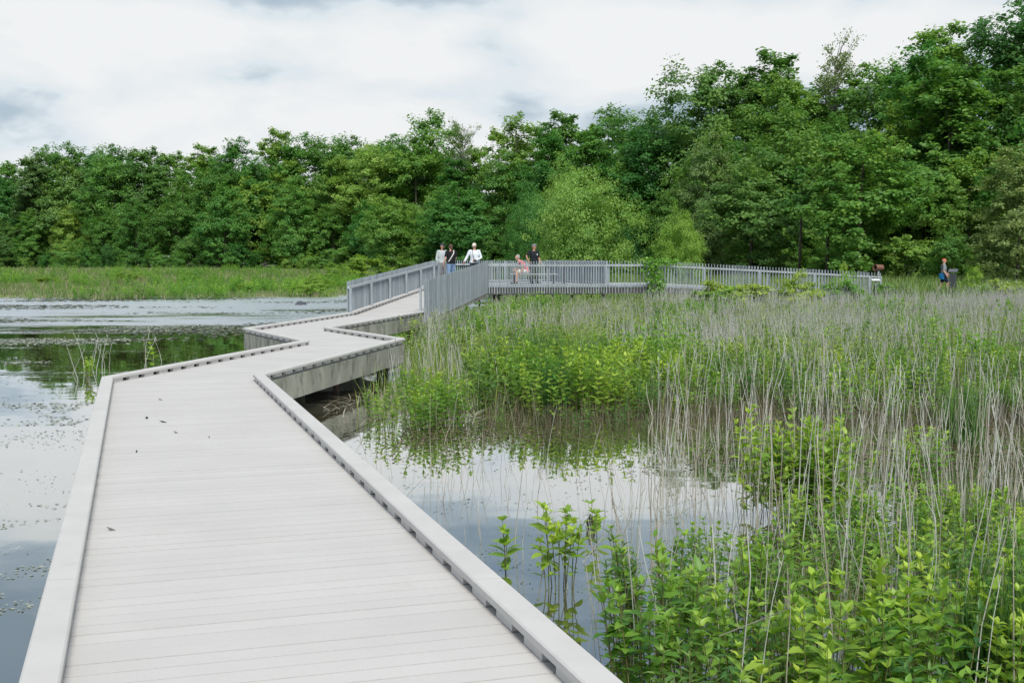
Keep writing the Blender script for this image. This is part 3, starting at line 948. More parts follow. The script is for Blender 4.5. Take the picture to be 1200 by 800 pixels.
def plant_arrays(seed, nst, h, spread, lsize, pairs, low=False, wide=1.0, start=.3, lean=.22):
    r = np.random.default_rng(seed)
    if low: lv, lt, lq = leaf_low()
    else: lv, lt, lq = LV, LT, LQ
    Vs, T3, Q4, tin = [], [], [], []; off = 0
    stems = []
    for s in range(nst):
        a = r.uniform(0, 2 * PI); q = spread * math.sqrt(r.random())
        b0 = np.array([q * math.cos(a), q * math.sin(a), -.12])
        hh = h * r.uniform(.62, 1.08)
        la = a + r.normal() * .6; le = hh * lean * r.uniform(.2, 1.2) * (.4 + q / max(spread, .01))
        top = b0 + np.array([le * math.cos(la), le * math.sin(la), hh + .12])
        mid = (b0 + top) / 2 - np.array([le * .15 * math.cos(la), le * .15 * math.sin(la), 0])
        stems.append((b0, mid, top))
        st = r.uniform(.85, 1.2)
        az = r.uniform(0, 2 * PI)
        npair = max(3, int(round(pairs * hh / h)))
        for k in range(npair + 1):
            t = start + (1 - start) * (k / npair) ** .9
            p = (1 - t) ** 2 * b0 + 2 * t * (1 - t) * mid + t * t * top
            az += PI / 2 + r.normal() * .25
            toptier = k >= npair - 1
            ln = lsize * (.65 + .55 * math.sin(PI * min(1, .25 + .6 * k / npair))) * r.uniform(.75, 1.2)
            for side in ((0, PI) if not toptier else (0, PI / 2, PI, 3 * PI / 2)):
                if r.random() < .08: continue
                aa = az + side + r.normal() * .2
                el = r.normal(.35 if not toptier else .75, .25)
                lnn = ln * (r.uniform(.6, .9) if toptier else 1)
                d = np.array([math.cos(aa) * math.cos(el), math.sin(aa) * math.cos(el), math.sin(el)])
                sd_ = np.array([-math.sin(aa), math.cos(aa), 0]) + r.normal(size=3) * .2
                sd_ = sd_ - d * sd_.dot(d); sd_ /= np.linalg.norm(sd_)
                up = np.cross(sd_, d)
                if up[2] < 0: up, sd_ = -up, -sd_
                dr = r.uniform(.5, 1.8)
                W = lv * np.array([wide, 1, dr])
                P = p + (W[:, :1] * sd_ + W[:, 1:2] * d + W[:, 2:3] * up) * lnn
                Vs.append(P); T3.append(lt + off)
                if lq is not None: Q4.append(lq + off)
                off += len(P)
                tin.append(np.full(len(P), st * r.uniform(.78, 1.2) * (1.15 if toptier else .92)))
    return np.concatenate(Vs), np.concatenate(T3), (np.concatenate(Q4) if Q4 else None), np.concatenate(tin), stems

def plant_variant(seed, nst, h, spread, lsize, pairs, **k):
    Vv, T3, Q4, tin, stems = plant_arrays(seed, nst, h, spread, lsize, pairs, **k)
    fm = np_mesh('foliage', Vv, [T3, Q4] if Q4 is not None else [T3], [M_plant], tint=tin, smooth=False)
    mb = MB()
    for b0, mid, top in stems: mb.tube([b0, .25 * np.array(b0) + .5 * mid + .25 * np.array(top), top], [.0045, .004, .002], 5)
    return dict(h=h, f=fm, s=mb.mesh('stems', M_stem))
M_plant2 = leaf_mat('marsh_plant_leaf_darker', (.115, .245, .060), .4, rough=.45, vary=.2, huev=.02, spec=.4)
def put_plant(v, loc, k, label, group, rz=None, name='leafy_plant', cat='plant'):
    root = empty(name, loc, rz if rz is not None else random.uniform(0, 6.28)); root.scale = (k, k, k)
    tag(root, label, cat, group)
    link('stems', v['s'], root); link('foliage', v['f'], root)
    return root
PV = [plant_variant(100 + k, 10 + k % 4, .70, .20, .102, 8, wide=1.15 - .1 * (k % 3)) for k in range(7)]
PV2 = [plant_variant(150 + k, 8, .62, .17, .095, 8, wide=.72) for k in range(3)]
for v_ in PV2: v_['f'].materials[0] = M_plant2
M_plant3 = leaf_mat('marsh_plant_dull', (.17, .29, .075), .4, rough=.5, vary=.2, huev=.02, spec=.3)
PB = [plant_variant(120 + k, 15, .85, .30, .105, 9, wide=1.0) for k in range(6)]
P_two = plant_variant(140, 2, .42, .05, .125, 4, wide=1.3, start=.35, lean=.1)
P_nine = plant_variant(141, 10, .56, .09, .12, 4, wide=1.1, start=.45, lean=.15)

def in_poly(p, poly):
    c = False; n = len(poly)
    for i in range(n):
        a, b = poly[i], poly[(i + 1) % n]
        if (a[1] > p[1]) != (b[1] > p[1]) and p[0] < (b[0] - a[0]) * (p[1] - a[1]) / (b[1] - a[1]) + a[0]: c = not c
    return c
def right_of_walk(x, y, m=.25):
    for i in range(5):
        a, b = PR[i], PR[i + 1]
        lo, hi = min(a.y, b.y), max(a.y, b.y)
        if lo - .6 <= y <= hi + .6:
            d = b - a; ln = math.hypot(d.x, d.y)
            t = ((x - a.x) * d.x + (y - a.y) * d.y) / ln ** 2
            cx, cy = a.x + d.x * max(0, min(1, t)), a.y + d.y * max(0, min(1, t))
            if math.hypot(x - cx, y - cy) < m: return False
            if 0 <= t <= 1 and (d.x * (y - a.y) - d.y * (x - a.x)) > 0: return False
    return True

def poly_world(poly): return [at(px, py, 0) for px, py in poly]
pr = random.Random(17)
def scatter(poly_px, n, mind, gap=None):
    W = [(p.x, p.y) for p in poly_world(poly_px)]
    x0, x1 = min(p[0] for p in W), max(p[0] for p in W); y0, y1 = min(p[1] for p in W), max(p[1] for p in W)
    out = []; tries = 0
    while len(out) < n and tries < n * 200:
        tries += 1
        p = (pr.uniform(x0, x1), pr.uniform(y0, y1))
        if not in_poly(p, W) or not right_of_walk(*p): continue
        if gap and gap(*p): continue
        if any((p[0] - q[0]) ** 2 + (p[1] - q[1]) ** 2 < mind ** 2 for q in out): continue
        out.append(p)
    return out
POLY_A = [(752, 840), (742, 700), (825, 645), (960, 625), (1230, 615), (1290, 660), (1400, 980), (850, 980)]
holes = [at(955, 745, 0), at(905, 790, 0), at(1010, 800, 0), at(930, 710, 0), at(860, 800, 0), at(1090, 760, 0)]
def holeA(x, y): return any((x - h.x) ** 2 + (y - h.y) ** 2 < .27 ** 2 for h in holes)
PB2 = []
for v_ in PB[:4]:
    f2 = v_['f'].copy(); f2.materials[0] = M_plant2; PB2.append(dict(h=v_['h'], f=f2, s=v_['s']))
GA = 'bright leafy plants massed at the lower right'
for x, y in scatter(POLY_A, 88, .27, lambda x, y: holeA(x, y) or (x < .235 * y and pr.random() < .5)):
    d = y
    put_plant(pr.choice(PV2 if pr.random() < .28 else PV), (x, y, max(-.03, gz(x, y))), pr.uniform(.78, 1.12) * float(np.interp(y, [6.5, 8.5, 10.5], [1, .82, .62])), 'bright green leafy plant in the thick patch at the lower right, grey stalks between', GA)
for px, py in ((905, 612), (925, 606), (945, 602), (962, 606), (978, 612), (940, 618)):
    p = at(px, py, 0); put_plant(pr.choice(PB), (p.x, p.y, -.02), pr.uniform(.95, 1.1), 'leafy plant in the tall clump at the back edge of the lower right patch', 'tall clump behind the lower right patch')
for px, py in ((1068, 575), (1085, 580)):
    p = at(px, py, 0); put_plant(PV[1], (p.x, p.y, -.02), .95, 'leafy sprig standing alone in the brown water behind the lower right patch', 'sprigs in the brown water')
p = at(590, 672, 0); put_plant(P_two, (p.x, p.y, 0), 1.0, 'two stemmed leafy sprig alone in the water, nearest the right curb', None)
p = at(656, 690, 0); put_plant(P_nine, (p.x, p.y, 0), 1.0, 'tight clump of upright leafy stems in open water right of the two stemmed sprig', None)
p = at(772, 800, 0); put_plant(PV[3], (p.x, p.y, 0), .55, 'small leafy plant at the water edge right beside the curb at the bottom', None)
p = at(700, 640, 0); put_plant(P_two, (p.x, p.y, 0), .9, 'thin leafy sprig beside the black stump in the water', None)
POLY_B = [(560, 490), (700, 490), (845, 497), (1250, 506), (1275, 446), (900, 440), (560, 442)]
for x, y in scatter(POLY_B, 125, .42):
    dull = pr.random() < (.2 if x < 2.2 else .36)
    if x > 1.0 and fbm(x, y * 1.3, .8) < -.5: continue
    put_plant(pr.choice(PB2 if dull else PB), (x, y, max(-.04, gz(x, y))), pr.uniform(.6, 1.02) * (1.08 if x < 1.6 else .95), ('darker' if dull else 'bright') + ' green leafy plant in the broad band across the middle of the marsh', 'leafy plants in the band across the middle of the marsh')
for x, y in scatter([(560, 490), (740, 493), (800, 470), (780, 448), (570, 450)], 34, .3):
    put_plant(pr.choice(PB), (x, y, max(-.04, gz(x, y))), pr.uniform(.85, 1.12), 'lush lime green plant in the brightest patch of the leafy band, near the front tussock', 'lush plants in the brightest patch of the leafy band')
for x, y in scatter([(550, 506), (760, 514), (780, 500), (560, 492)], 9, .4):
    put_plant(pr.choice(PV2), (x, y, -.02), pr.uniform(.35, .6), 'low sparse sprig in the shallows along the front of the leafy band', 'low sprigs in the shallows before the leafy band')
for x, y in scatter([(432, 512), (540, 512), (560, 488), (545, 470), (440, 480)], 13, .34):
    put_plant(pr.choice(PV), (x, y, -.02), pr.uniform(.6, .95), 'small leafy plant in the sparse patch of water by the boardwalk', 'sparse plants in the water by the boardwalk')

# farther leafy growth, too many to tell apart
def merge_plants(spots, variants, name, label, mat):
    Vs, Ts, tn = [], [], []; off = 0
    for x, y, k, a in spots:
        Vv, T3, _, tin, _s = variants[pr.randrange(len(variants))]
        c, s = math.cos(a), math.sin(a)
        P = np.stack([(Vv[:, 0] * c - Vv[:, 1] * s) * k + x, (Vv[:, 0] * s + Vv[:, 1] * c) * k + y, Vv[:, 2] * k + max(-.04, gz(x, y))], 1)
        Vs.append(P); Ts.append(T3 + off); tn.append(tin * pr.uniform(.8, 1.15)); off += len(P)
    o = link(name, np_mesh(name, np.concatenate(Vs), [np.concatenate(Ts)], [mat], tint=np.concatenate(tn)))
    tag(o, label, 'vegetation', kind='stuff'); return o
LOWV = [plant_arrays(160 + k, 10, .75, .32, .13, 6, low=True) for k in range(5)]
spots = []
while len(spots) < 880:
    y = 22 + 30 * pr.random(); x = pr.uniform(-2.6, 24)
    if (x / y * FPX + 600) > 1280 or not right_of_walk(x, y, .5): continue
    if y > 47.2 and x > -3: continue
    if fbm(x, y, .32) < pr.uniform(-.35, .45) - .2: continue
    if y < 26.5 and x < -.3 - (26.5 - y) * .05: continue
    spots.append((x, y, pr.uniform(.7, 1.1), pr.uniform(0, 6.28)))
merge_plants(spots, LOWV, 'marsh_vegetation', 'leafy green growth thick among the dead stalks farther out in the marsh', M_plant3)

spots = []
while len(spots) < 700:
    y = 67 + 90 * pr.random() ** 1.6; x = (pr.uniform(-30, 520) - 600) / FPX * y
    if fbm(x, y, .10) < pr.uniform(-.2, .7): continue
    spots.append((x, y, pr.uniform(.6, 1.5), pr.uniform(0, 6.28)))
merge_plants(spots, LOWV, 'bank_scrub', 'bright leafy growth scattered through the grass of the far lake bank', LEAF['shrub'])

spots = []
while len(spots) < 190:
    y = 23 + 25 * pr.random(); x = pr.uniform(-1.5, 22)
    if (x / y * FPX + 600) > 1280 or not right_of_walk(x, y, .5) or (y < 26.5 and x < .3): continue
    if fbm(x + 3, y, .55) < pr.uniform(.25, .6): continue
    spots.append((x, y, pr.uniform(.9, 1.35), pr.uniform(0, 6.28)))
merge_plants(spots, LOWV, 'leafy_clumps', 'brighter leafy clumps standing out in the grey far marsh', M_plant)

# ------------------------------------------------------------------ dry stalks
def stalk_arrays(r, h, lean, twigs, rad, bend=None):
    """list of polylines with radii"""
    a = r.uniform(0, 2 * PI); 
    pts = [np.array([0, 0, -.15])]
    d = np.array([math.cos(a) * lean, math.sin(a) * lean, 1.0]); d /= np.linalg.norm(d)
    n = 5; kink = int(r.integers(2, 5)) if r.random() < .11 else 0
    for i in range(n):
        d = d + r.normal(size=3) * np.array([.055, .055, .02]); d /= np.linalg.norm(d)
        if kink and i == kink: d = np.array([r.normal() * .7, r.normal() * .7, r.uniform(-.5, .4)]); d /= np.linalg.norm(d)
        pts.append(pts[-1] + d * (h + .15) / n)
    lines = [(pts, [rad * (1 - .62 * i / n) for i in range(n + 1)])]
    for k in range(twigs):
        t = r.uniform(.5, .98); i = min(n - 1, int(t * n)); p = pts[i] + (pts[i + 1] - pts[i]) * (t * n - i)
        b = r.uniform(0, 2 * PI); ln = h * r.uniform(.06, .18)
        dd = np.array([math.cos(b) * .30, math.sin(b) * .30, 1.0]); dd /= np.linalg.norm(dd)
        lines.append(([p, p + dd * ln * .5 + r.normal(size=3) * .01, p + dd * ln], [rad * .5, rad * .42, rad * .25]))
    return lines
SV = []
for k in range(14):
    r = np.random.default_rng(200 + k); mb = MB()
    for pts, rr in stalk_arrays(r, 1.0, r.uniform(.01, .15), int(r.integers(0, 4)), .0046): mb.tube(pts, rr, 5)
    if k % 4 == 3:   # snapped stalk
        q = np.array(mb.v); 
    SV.append(mb.mesh('dry_stalk', M_stalk if k % 3 else M_stalkb))
def put_stalk(x, y, h, thick, label, group):
    o = link('dry_stalk', pr.choice(SV)); o.location = (x, y, max(-.04, gz(x, y))); o.rotation_euler = (0, 0, pr.uniform(0, 6.28))
    o.scale = (thick * 1.0, thick * 1.0, h); tag(o, label, 'stalk', group)
POLY_S1 = [(740, 800), (715, 690), (760, 620), (960, 585), (1250, 560), (1300, 620), (1400, 900), (830, 900)]
for x, y in scatter(POLY_S1, 188, .05):
    put_stalk(x, y, pr.uniform(.8, 1.55), pr.uniform(.8, 1.45), 'thin bare grey dead stalk among the lower right leafy plants', 'dead stalks in the lower right patch')
POLY_S2 = [(800, 580), (760, 560), (780, 505), (1250, 515), (1260, 560), (900, 590)]
for x, y in scatter(POLY_S2, 80, .06):
    put_stalk(x, y, pr.uniform(.9, 1.5), pr.uniform(.8, 1.4), 'thin bare grey dead stalk in the brown water behind the lower right patch', 'dead stalks in the brown water')
for px, py in ((598, 640), (612, 655), (640, 668), (560, 600), (700, 690), (715, 700), (668, 690), (708, 745), (690, 560), (640, 545), (520, 520), (530, 505), (725, 640), (745, 655)):
    p = at(px, py, 0); put_stalk(p.x, p.y, pr.uniform(.5, .95), pr.uniform(.7, 1.1), 'single thin dead stem rising out of the open water right of the boardwalk', 'single dead stems in open water')
# leafy stalks standing in the lake left of the boardwalk
for px, py in ((92, 446), (98, 440), (104, 443), (108, 432), (112, 444), (118, 436), (123, 440), (128, 430), (100, 434), (84, 438)):
    p = at(px, py, 0); put_stalk(p.x, p.y, pr.uniform(.6, .95), pr.uniform(1.3, 1.9), 'pale dead stalk in the clump standing in the lake by the left curb corner', 'dead stalks by the left curb corner')
for px, py in ((168, 432), (174, 430), (180, 428), (190, 424), (172, 425)):
    p = at(px, py, 0); put_stalk(p.x, p.y, pr.uniform(.6, .9), pr.uniform(1.3, 1.9), 'pale dead stalk beside the leafy sprig behind the left curb', 'dead stalks behind the left curb')
p = at(177, 430, 0); put_plant(P_two, (p.x, p.y, 0), 1.25, 'yellow green sprig in the lake just behind the left curb', None)
p = at(104, 446, 0); put_plant(P_nine, (p.x, p.y, 0), .75, 'low leafy clump at the foot of the stalks by the left curb corner', None)

def tubes_np(lines, n=3):
    Vs, Qs = [], []; off = 0
    ang = np.arange(n) * 2 * PI / n
    ring = np.stack([np.cos(ang), np.sin(ang), np.zeros(n)], 1)
    k = np.arange(n); k2 = (k + 1) % n
    for pts, rr in lines:
        P = np.array(pts); m_ = len(P)
        V_ = (P[:, None, :] + ring[None] * np.array(rr)[:, None, None]).reshape(-1, 3)
        for i in range(m_ - 1):
            Qs.append(np.stack([i * n + k, i * n + k2, (i + 1) * n + k2, (i + 1) * n + k], 1) + off)
        Vs.append(V_); off += len(V_)
    return np.concatenate(Vs), np.concatenate(Qs)
sr = np.random.default_rng(77)
def mass_stalks(n, gen, name, label, mat, rad):
    lines = []
    lib = [stalk_arrays(sr, 1.0, sr.uniform(.02, .35), int(sr.integers(0, 4)), 1.0) for _ in range(40)]
    for _ in range(n):
        x, y, h = gen(); a = sr.uniform(0, 6.28); c, s = math.cos(a), math.sin(a); z = max(-.04, gz(x, y)); rd_ = rad * sr.uniform(.7, 1.3)
        for pts, rr in lib[sr.integers(40)]:
            lines.append(([np.array([x + (p[0] * c - p[1] * s) * h, y + (p[0] * s + p[1] * c) * h, z + p[2] * h]) for p in pts[::(2 if len(pts) > 4 else 1)]],
                          [q * rd_ for q in rr[::(2 if len(rr) > 4 else 1)]]))
    Vv, Q = tubes_np(lines)
    o = link(name, np_mesh(name, Vv, [Q], [mat])); tag(o, label, 'stalks', kind='stuff')
def gen_mid():
    while True:
        y = 17.5 + 29.5 * sr.random() ** .8; x = sr.uniform(-2.4, 22)
        px = x / y * FPX + 600
        if px > 1290 or not right_of_walk(x, y, .4): continue
        dn = fbm(x, y, .25) + .35 * (px > 800) +   .30 * (y > 28) - .12 - .3 * (y < 20.5) - .22 * (y < 26)
        if dn < sr.uniform(-.5, .7): continue
        return x, y, (sr.uniform(1.0, 1.5) if y > 38 and x > 5 else sr.uniform(.7, 1.4) * (1.0 if y < 36 else .80))
mass_stalks(10500, gen_mid, 'dead_stalks', 'grey haze of countless dead stalks across the marsh behind the leafy band', M_stalk, .0075)
def gen_pool():
    while True:
        q = sr.random()
        if q < .42: px, py = sr.uniform(700, 1280), sr.uniform(585, 830)
        elif q < .75: px, py = sr.uniform(760, 1270), sr.uniform(505, 590)
        else: px, py = sr.uniform(430, 820), sr.uniform(490, 640)
        p = at(px, py, 0)
        if not right_of_walk(p.x, p.y, .2): continue
        if q >= .75 and fbm(p.x, p.y, .9) < sr.uniform(-.3, .6): continue
        return p.x, p.y, sr.uniform(.35, 1.15)
mass_stalks(620, gen_pool, 'thin_stems', 'thin dead stems scattered through the pool and the near plants', M_stalkb, .0030)
def gen_thatch():
    while True:
        y = 16.9 + 5.5 * sr.random() ** 1.5; x = sr.uniform(-2.0, 10)
        if x / y * FPX + 600 > 1290 or not right_of_walk(x, y, .3): continue
        if x < -.35 and y < 20: continue
        return x, y, sr.uniform(.18, .5)
mass_stalks(3600, gen_thatch, 'brown_thatch', 'short brown dead stems at the waterline of the leafy band', M_thatch, .007)
def gen_mid2():
    x, y, h = gen_mid(); return x, y, h * .8
mass_stalks(1200, gen_mid2, 'brown_stalks', 'brownish dead stems mixed through the far marsh', M_stalkb, .007)

# ------------------------------------------------------------------ blades: rushes and grasses
def blades(P, h, wd, lean, r):
    """P base points; two-segment blades, one triangle fan each"""
    n = len(P); a = r.uniform(0, 2 * PI, n); fa = r.uniform(0, 2 * PI, n)
    side = np.stack([np.cos(fa), np.sin(fa), np.zeros(n)], 1) * wd[:, None]
    ld = np.stack([np.cos(a), np.sin(a), np.zeros(n)], 1)
    mid = P + ld * (h * lean * .35)[:, None]; mid[:, 2] += h * .55
    tip = P + ld * (h * lean)[:, None]; tip[:, 2] += h
    V_ = np.stack([P - side, P + side, mid + side * .8, mid - side * .8, tip], 1).reshape(-1, 3)
    i = np.arange(n)[:, None] * 5
    return V_, i + np.array([0, 1, 2, 3]), i + np.array([3, 2, 4])
def grass_obj(name, label, P, h, wd, lean, mats, share, r, cat='grass'):
    V_, Q, T = blades(P, h, wd, lean, r); n = len(P)
    mi = (r.random(n) < share).astype(int)
    tin = np.repeat(r.uniform(.75, 1.25, n), 5)
    o = link(name, np_mesh(name, V_, [Q, T], mats, mat_idx=np.concatenate([mi, mi]), tint=tin)); tag(o, label, cat, kind='stuff')
gr = np.random.default_rng(5)
# far bank of the lake
n = 60000
y = 64 + 120 * gr.random(n) ** 1.8; x = (gr.uniform(-40, 560, n) - 600) / FPX * y
keep = (ground_h(x, y) > -.04) & ~((y < 64) & (x > -2))
x, y = x[keep], y[keep]
patch = fbm(x, y, .12); P = np.stack([x, y, np.maximum(ground_h(x, y), 0) - .03], 1)
hh = (.20 + .20 * gr.random(len(x))) * (1 + .75 * np.clip(patch, -.7, 1)) * (1 - .4 * (y < 72))
grass_obj('bank_grass', 'green and straw coloured marsh grass along the far lake bank', P, hh, np.full(len(x), .022) * (y / 80), np.full(len(x), .35), [M_grass, M_straw], .36, gr)
# sedge, sparse at the water's edge
n = 16000
y = 61 + 14 * gr.random(n); x = (gr.uniform(-30, 420, n) - 600) / FPX * y
keep = (fbm(x, y * 2, .35) > .0) & (ground_h(x, y) > -.22); x, y = x[keep], y[keep]
P = np.stack([x, y, np.full(len(x), -.03)], 1)
grass_obj('bank_sedge', 'sparse brownish sedge standing in the shallows of the far lake bank', P, gr.uniform(.2, .5, len(x)), np.full(len(x), .016), np.full(len(x), .3), [M_straw, M_grass], .35, gr)
# rushes through the marsh on the right
n = 46000
y = 18 + 30 * gr.random(n); x = gr.uniform(-2.4, 23, n)
pxs = x / y * FPX + 600
ok = (pxs < 1290) & (fbm(x + 7, y, .28) > gr.uniform(-.5, .5, n))
ok &= np.array([right_of_walk(a, b, .35) for a, b in zip(x, y)])
x, y = x[ok], y[ok]; P = np.stack([x, y, np.maximum(ground_h(x, y), -.05) - .02], 1)
grass_obj('marsh_rushes', 'green rushes growing through the marsh among the stalks', P, gr.uniform(.4, .85, len(x)), gr.uniform(.005, .010, len(x)), gr.uniform(.1, .5, len(x)), [M_rush, M_grass], .4, gr)
# grass behind the walkway up to the wood
n = 26000
y = 50 + 50 * gr.random(n) ** 1.3; x = (gr.uniform(640, 1300, n) - 600) / FPX * y
ok = ~((y < 51) & (x < 16)); x, y = x[ok], y[ok]
ok = ~((y < 58.5) & (x < 4.5)); x, y = x[ok], y[ok]
P = np.stack([x, y, ground_h(x, y) - .02], 1)
grass_obj('meadow_grass', 'green grass between the far walkway and the wood', P, gr.uniform(.35, .75, len(x)), np.full(len(x), .02), np.full(len(x), .35), [M_grass, M_rush], .4, gr)
# rush tussocks one can point to
def tussock(px, py, hgt, nb, spread, label, mats=(None,)):
    p = at(px, py, 0); r = np.random.default_rng(int(px)); a = r.uniform(0, 2 * PI, nb); q = spread * np.sqrt(r.random(nb))
    P = np.stack([q * np.cos(a), q * np.sin(a), np.full(nb, -.05)], 1)
    V_, Q, T = blades(P, hgt * r.uniform(.6, 1.1, nb), np.full(nb, .005), r.uniform(.05, .4, nb), r)
    o = link('rush_tussock', np_mesh('rush_tussock', V_, [Q, T], [M_rush], tint=np.repeat(r.uniform(.7, 1.3, nb), 5)), loc=p)
    tag(o, label, 'rushes', 'tussocks of tall green rushes')
tussock(648, 488, 1.0, 260, .22, 'dark green rush tussock in front of the bright leafy band')
tussock(600, 450, 1.1, 420, .5, 'tall green rush tussock at the back of the bright leafy band, leftmost')
tussock(640, 446, 1.1, 420, .5, 'tall green rush tussock at the back of the bright leafy band, second from left')
tussock(690, 448, 1.0, 380, .45, 'tall green rush tussock at the back of the leafy band behind its middle')
tussock(545, 402, 1.1, 420, .5, 'green rush tussock below the right ramp fence')
tussock(1190, 830, .95, 420, .3, 'grass green rush tussock at the lower right corner')
tussock(1130, 520, 1.0, 260, .25, 'rush tussock at the right in the brown water')

# floating flecks on the water
n = 16000
pxs = gr.uniform(380, 1230, n); pys = 460 + 360 * gr.random(n) ** 1.2
Pf = []
for a, b in zip(pxs, pys):
    p = at(a, b, 0)
    if not right_of_walk(p.x, p.y, .05): continue
    if fbm(p.x, p.y, 1.6) + .4 * (b < 540) < gr.uniform(-.1, .9): continue
    Pf.append((p.x, p.y, .003))
pxs = gr.uniform(-40, 420, 14000); pys = 352 + 300 * gr.random(14000) ** 1.8
for a, b in zip(pxs, pys):
    p = at(a, b, 0)
    if p.y > 18 and p.x > -6.8 - .0 * p.y: continue
    if p.x > PL[0].x + (PL[1].x - PL[0].x) * (p.y - PL[0].y) / (PL[1].y - PL[0].y) - .1: continue
    if fbm(p.x, p.y * 2.0, .5) < gr.uniform(.0, .8): continue
    Pf.append((p.x, p.y, .003))
Pf = np.array(Pf); nr_ = unit(np.array([[0, 0, 1.0]] * len(Pf)) + gr.normal(size=Pf.shape) * .05)
sz = gr.uniform(.008, .026, len(Pf)) * np.clip(Pf[:, 1] / 14, .7, 2.4)
Vv, Q = leaf_quads(Pf, nr_, sz, .5, gr)
o = link('pondweed', np_mesh('pondweed', Vv, [Q], [M_weed], tint=np.repeat(gr.uniform(.5, 1.6, len(Pf)), 4))); tag(o, 'flecks of pondweed floating on the pond', 'pondweed', kind='stuff')

Pf = []
while len(Pf) < 5200:
    y = 17 + 30 * gr.random(); x = (gr.uniform(-40, 430) - 600) / FPX * y
    if y > 18 and x > -6.9 + max(0, (y - 29)) * .12: continue
    if y < 19 and x > -6.3: continue
    if fbm(x * .7, y * 1.6, .30) < gr.uniform(.25, .8): continue
    Pf.append((x, y, .004))
for _ in range(2600):
    p = at(gr.uniform(-60, 110), gr.uniform(590, 780), 0)
    if p.x > PL[0].x + (PL[1].x - PL[0].x) * (p.y - PL[0].y) / (PL[1].y - PL[0].y) - .15: continue
    if fbm(p.x * 2, p.y * 3, 1.0) < gr.uniform(.1, .7): continue
    Pf.append((p.x, p.y, .004))
Pf = np.array(Pf); nr_ = unit(np.array([[0, 0, 1.0]] * len(Pf)) + gr.normal(size=Pf.shape) * .10)
Vv, Q = leaf_quads(Pf, nr_, gr.uniform(.02, .06, len(Pf)) * np.clip(Pf[:, 1] / 24, .12, 1), .7, gr)
o = link('floating_leaves', np_mesh('floating_leaves', Vv, [Q], [M_pale], tint=np.repeat(gr.uniform(.5, 1.3, len(Pf)), 4))); tag(o, 'pale scum of small floating leaves on the lake left of the boardwalk', 'pondweed', kind='stuff')
Pf = []
while len(Pf) < 6500:
    y = 12.5 + 6 * gr.random(); x = gr.uniform(-1.5, 8.5)
    if not right_of_walk(x, y, .2): continue
    if fbm(x * .9, y * 1.5, .5) + .10 * (y - 15) + .25 * (x > 2) < gr.uniform(-.1, 1.0): continue
    Pf.append((x, y, .004))
Pf = np.array(Pf); nr_ = unit(np.array([[0, 0, 1.0]] * len(Pf)) + gr.normal(size=Pf.shape) * .10)
Vv, Q = leaf_quads(Pf, nr_, gr.uniform(.012, .045, len(Pf)), .55, gr)
o = link('water_scum', np_mesh('water_scum', Vv, [Q], [M_scum], tint=np.repeat(gr.uniform(.5, 1.5, len(Pf)), 4))); tag(o, 'brown scum and rotting leaves floating in front of the leafy band', 'scum', kind='stuff')

Pf = []
while len(Pf) < 4200:
    y = 34 + 36 * gr.random(); x = (gr.uniform(-40, 440) - 600) / FPX * y
    if x > -7.4: continue
    if fbm(x * .5, y * 1.3, .22) < gr.uniform(.0, .9): continue
    Pf.append((x, y, .004))
Pf = np.array(Pf); nr_ = unit(np.array([[0, 0, 1.0]] * len(Pf)) + gr.normal(size=Pf.shape) * .05)
Vv, Q = leaf_quads(Pf, nr_, gr.uniform(.05, .16, len(Pf)), .6, gr)
o = link('lake_weed', np_mesh('lake_weed', Vv, [Q], [M_weed], tint=np.repeat(gr.uniform(.4, 1.5, len(Pf)), 4))); tag(o, 'dark streaks of weed floating across the rippled far lake', 'pondweed', kind='stuff')

# litter of broken stems lying by the boardwalk
lines = []
for _ in range(900):
    p = at(gr.uniform(350, 560), gr.uniform(446, 500), 0)
    if not right_of_walk(p.x, p.y, .1) or fbm(p.x, p.y, .8) < gr.uniform(-.6, .5): continue
    a = gr.uniform(0, 2 * PI); ln = gr.uniform(.1, .6); q = np.array([p.x, p.y, .012]); e = q + np.array([math.cos(a) * ln, math.sin(a) * ln, gr.uniform(0, .12)])
    lines.append(([q, (q + e) / 2 + np.array([0, 0, .02]), e], [.006, .005, .003]))
Vv, Q = tubes_np(lines, 4)
o = link('reed_litter', np_mesh('reed_litter', Vv, [Q], [M_stalkb])); tag(o, 'broken brown stems lying in the shallow water by the boardwalk', 'litter', kind='stuff')

# black stump and rock in the water
def lump(name, loc, r, mat, label, cat, seed, sq=(1, 1, .7)):
    bm = bmesh.new(); bmesh.ops.create_icosphere(bm, subdivisions=3, radius=1)
    for v in bm.verts:
        n_ = mnoise.noise(v.co * 1.6 + Vector((seed, 0, 0))) * .45 + mnoise.noise(v.co * 4 + Vector((seed, 3, 0))) * .15
        v.co = Vector((v.co.x * sq[0], v.co.y * sq[1], v.co.z * sq[2])) * (1 + n_) * r
    me = bpy.data.meshes.new(name); bm.to_mesh(me); bm.free(); me.materials.append(mat)
    o = link(name, me, loc=loc); tag(o, label, cat); return o
p = at(692, 620, 0); lump('stump', (p.x, p.y, .03), .05, M_black, 'small black rotten stump sticking out of the water right of the leafy clump', 'stump', 1, (.8, .8, 1.8))
p = at(352, 357, 0); lump('rock', (p.x, p.y, .02), .19, plain('dark_rock', (.06, .07, .085), .6), 'dark blue grey rock at the far lake edge left of the ramp', 'rock', 4, (1.3, 1, .8))
p = at(25, 332, 0); lump('rock', (p.x, p.y, .1), .35, plain('brown_rock', (.05, .045, .03), .8), 'brown rock on the far bank near the left edge', 'rock', 9)

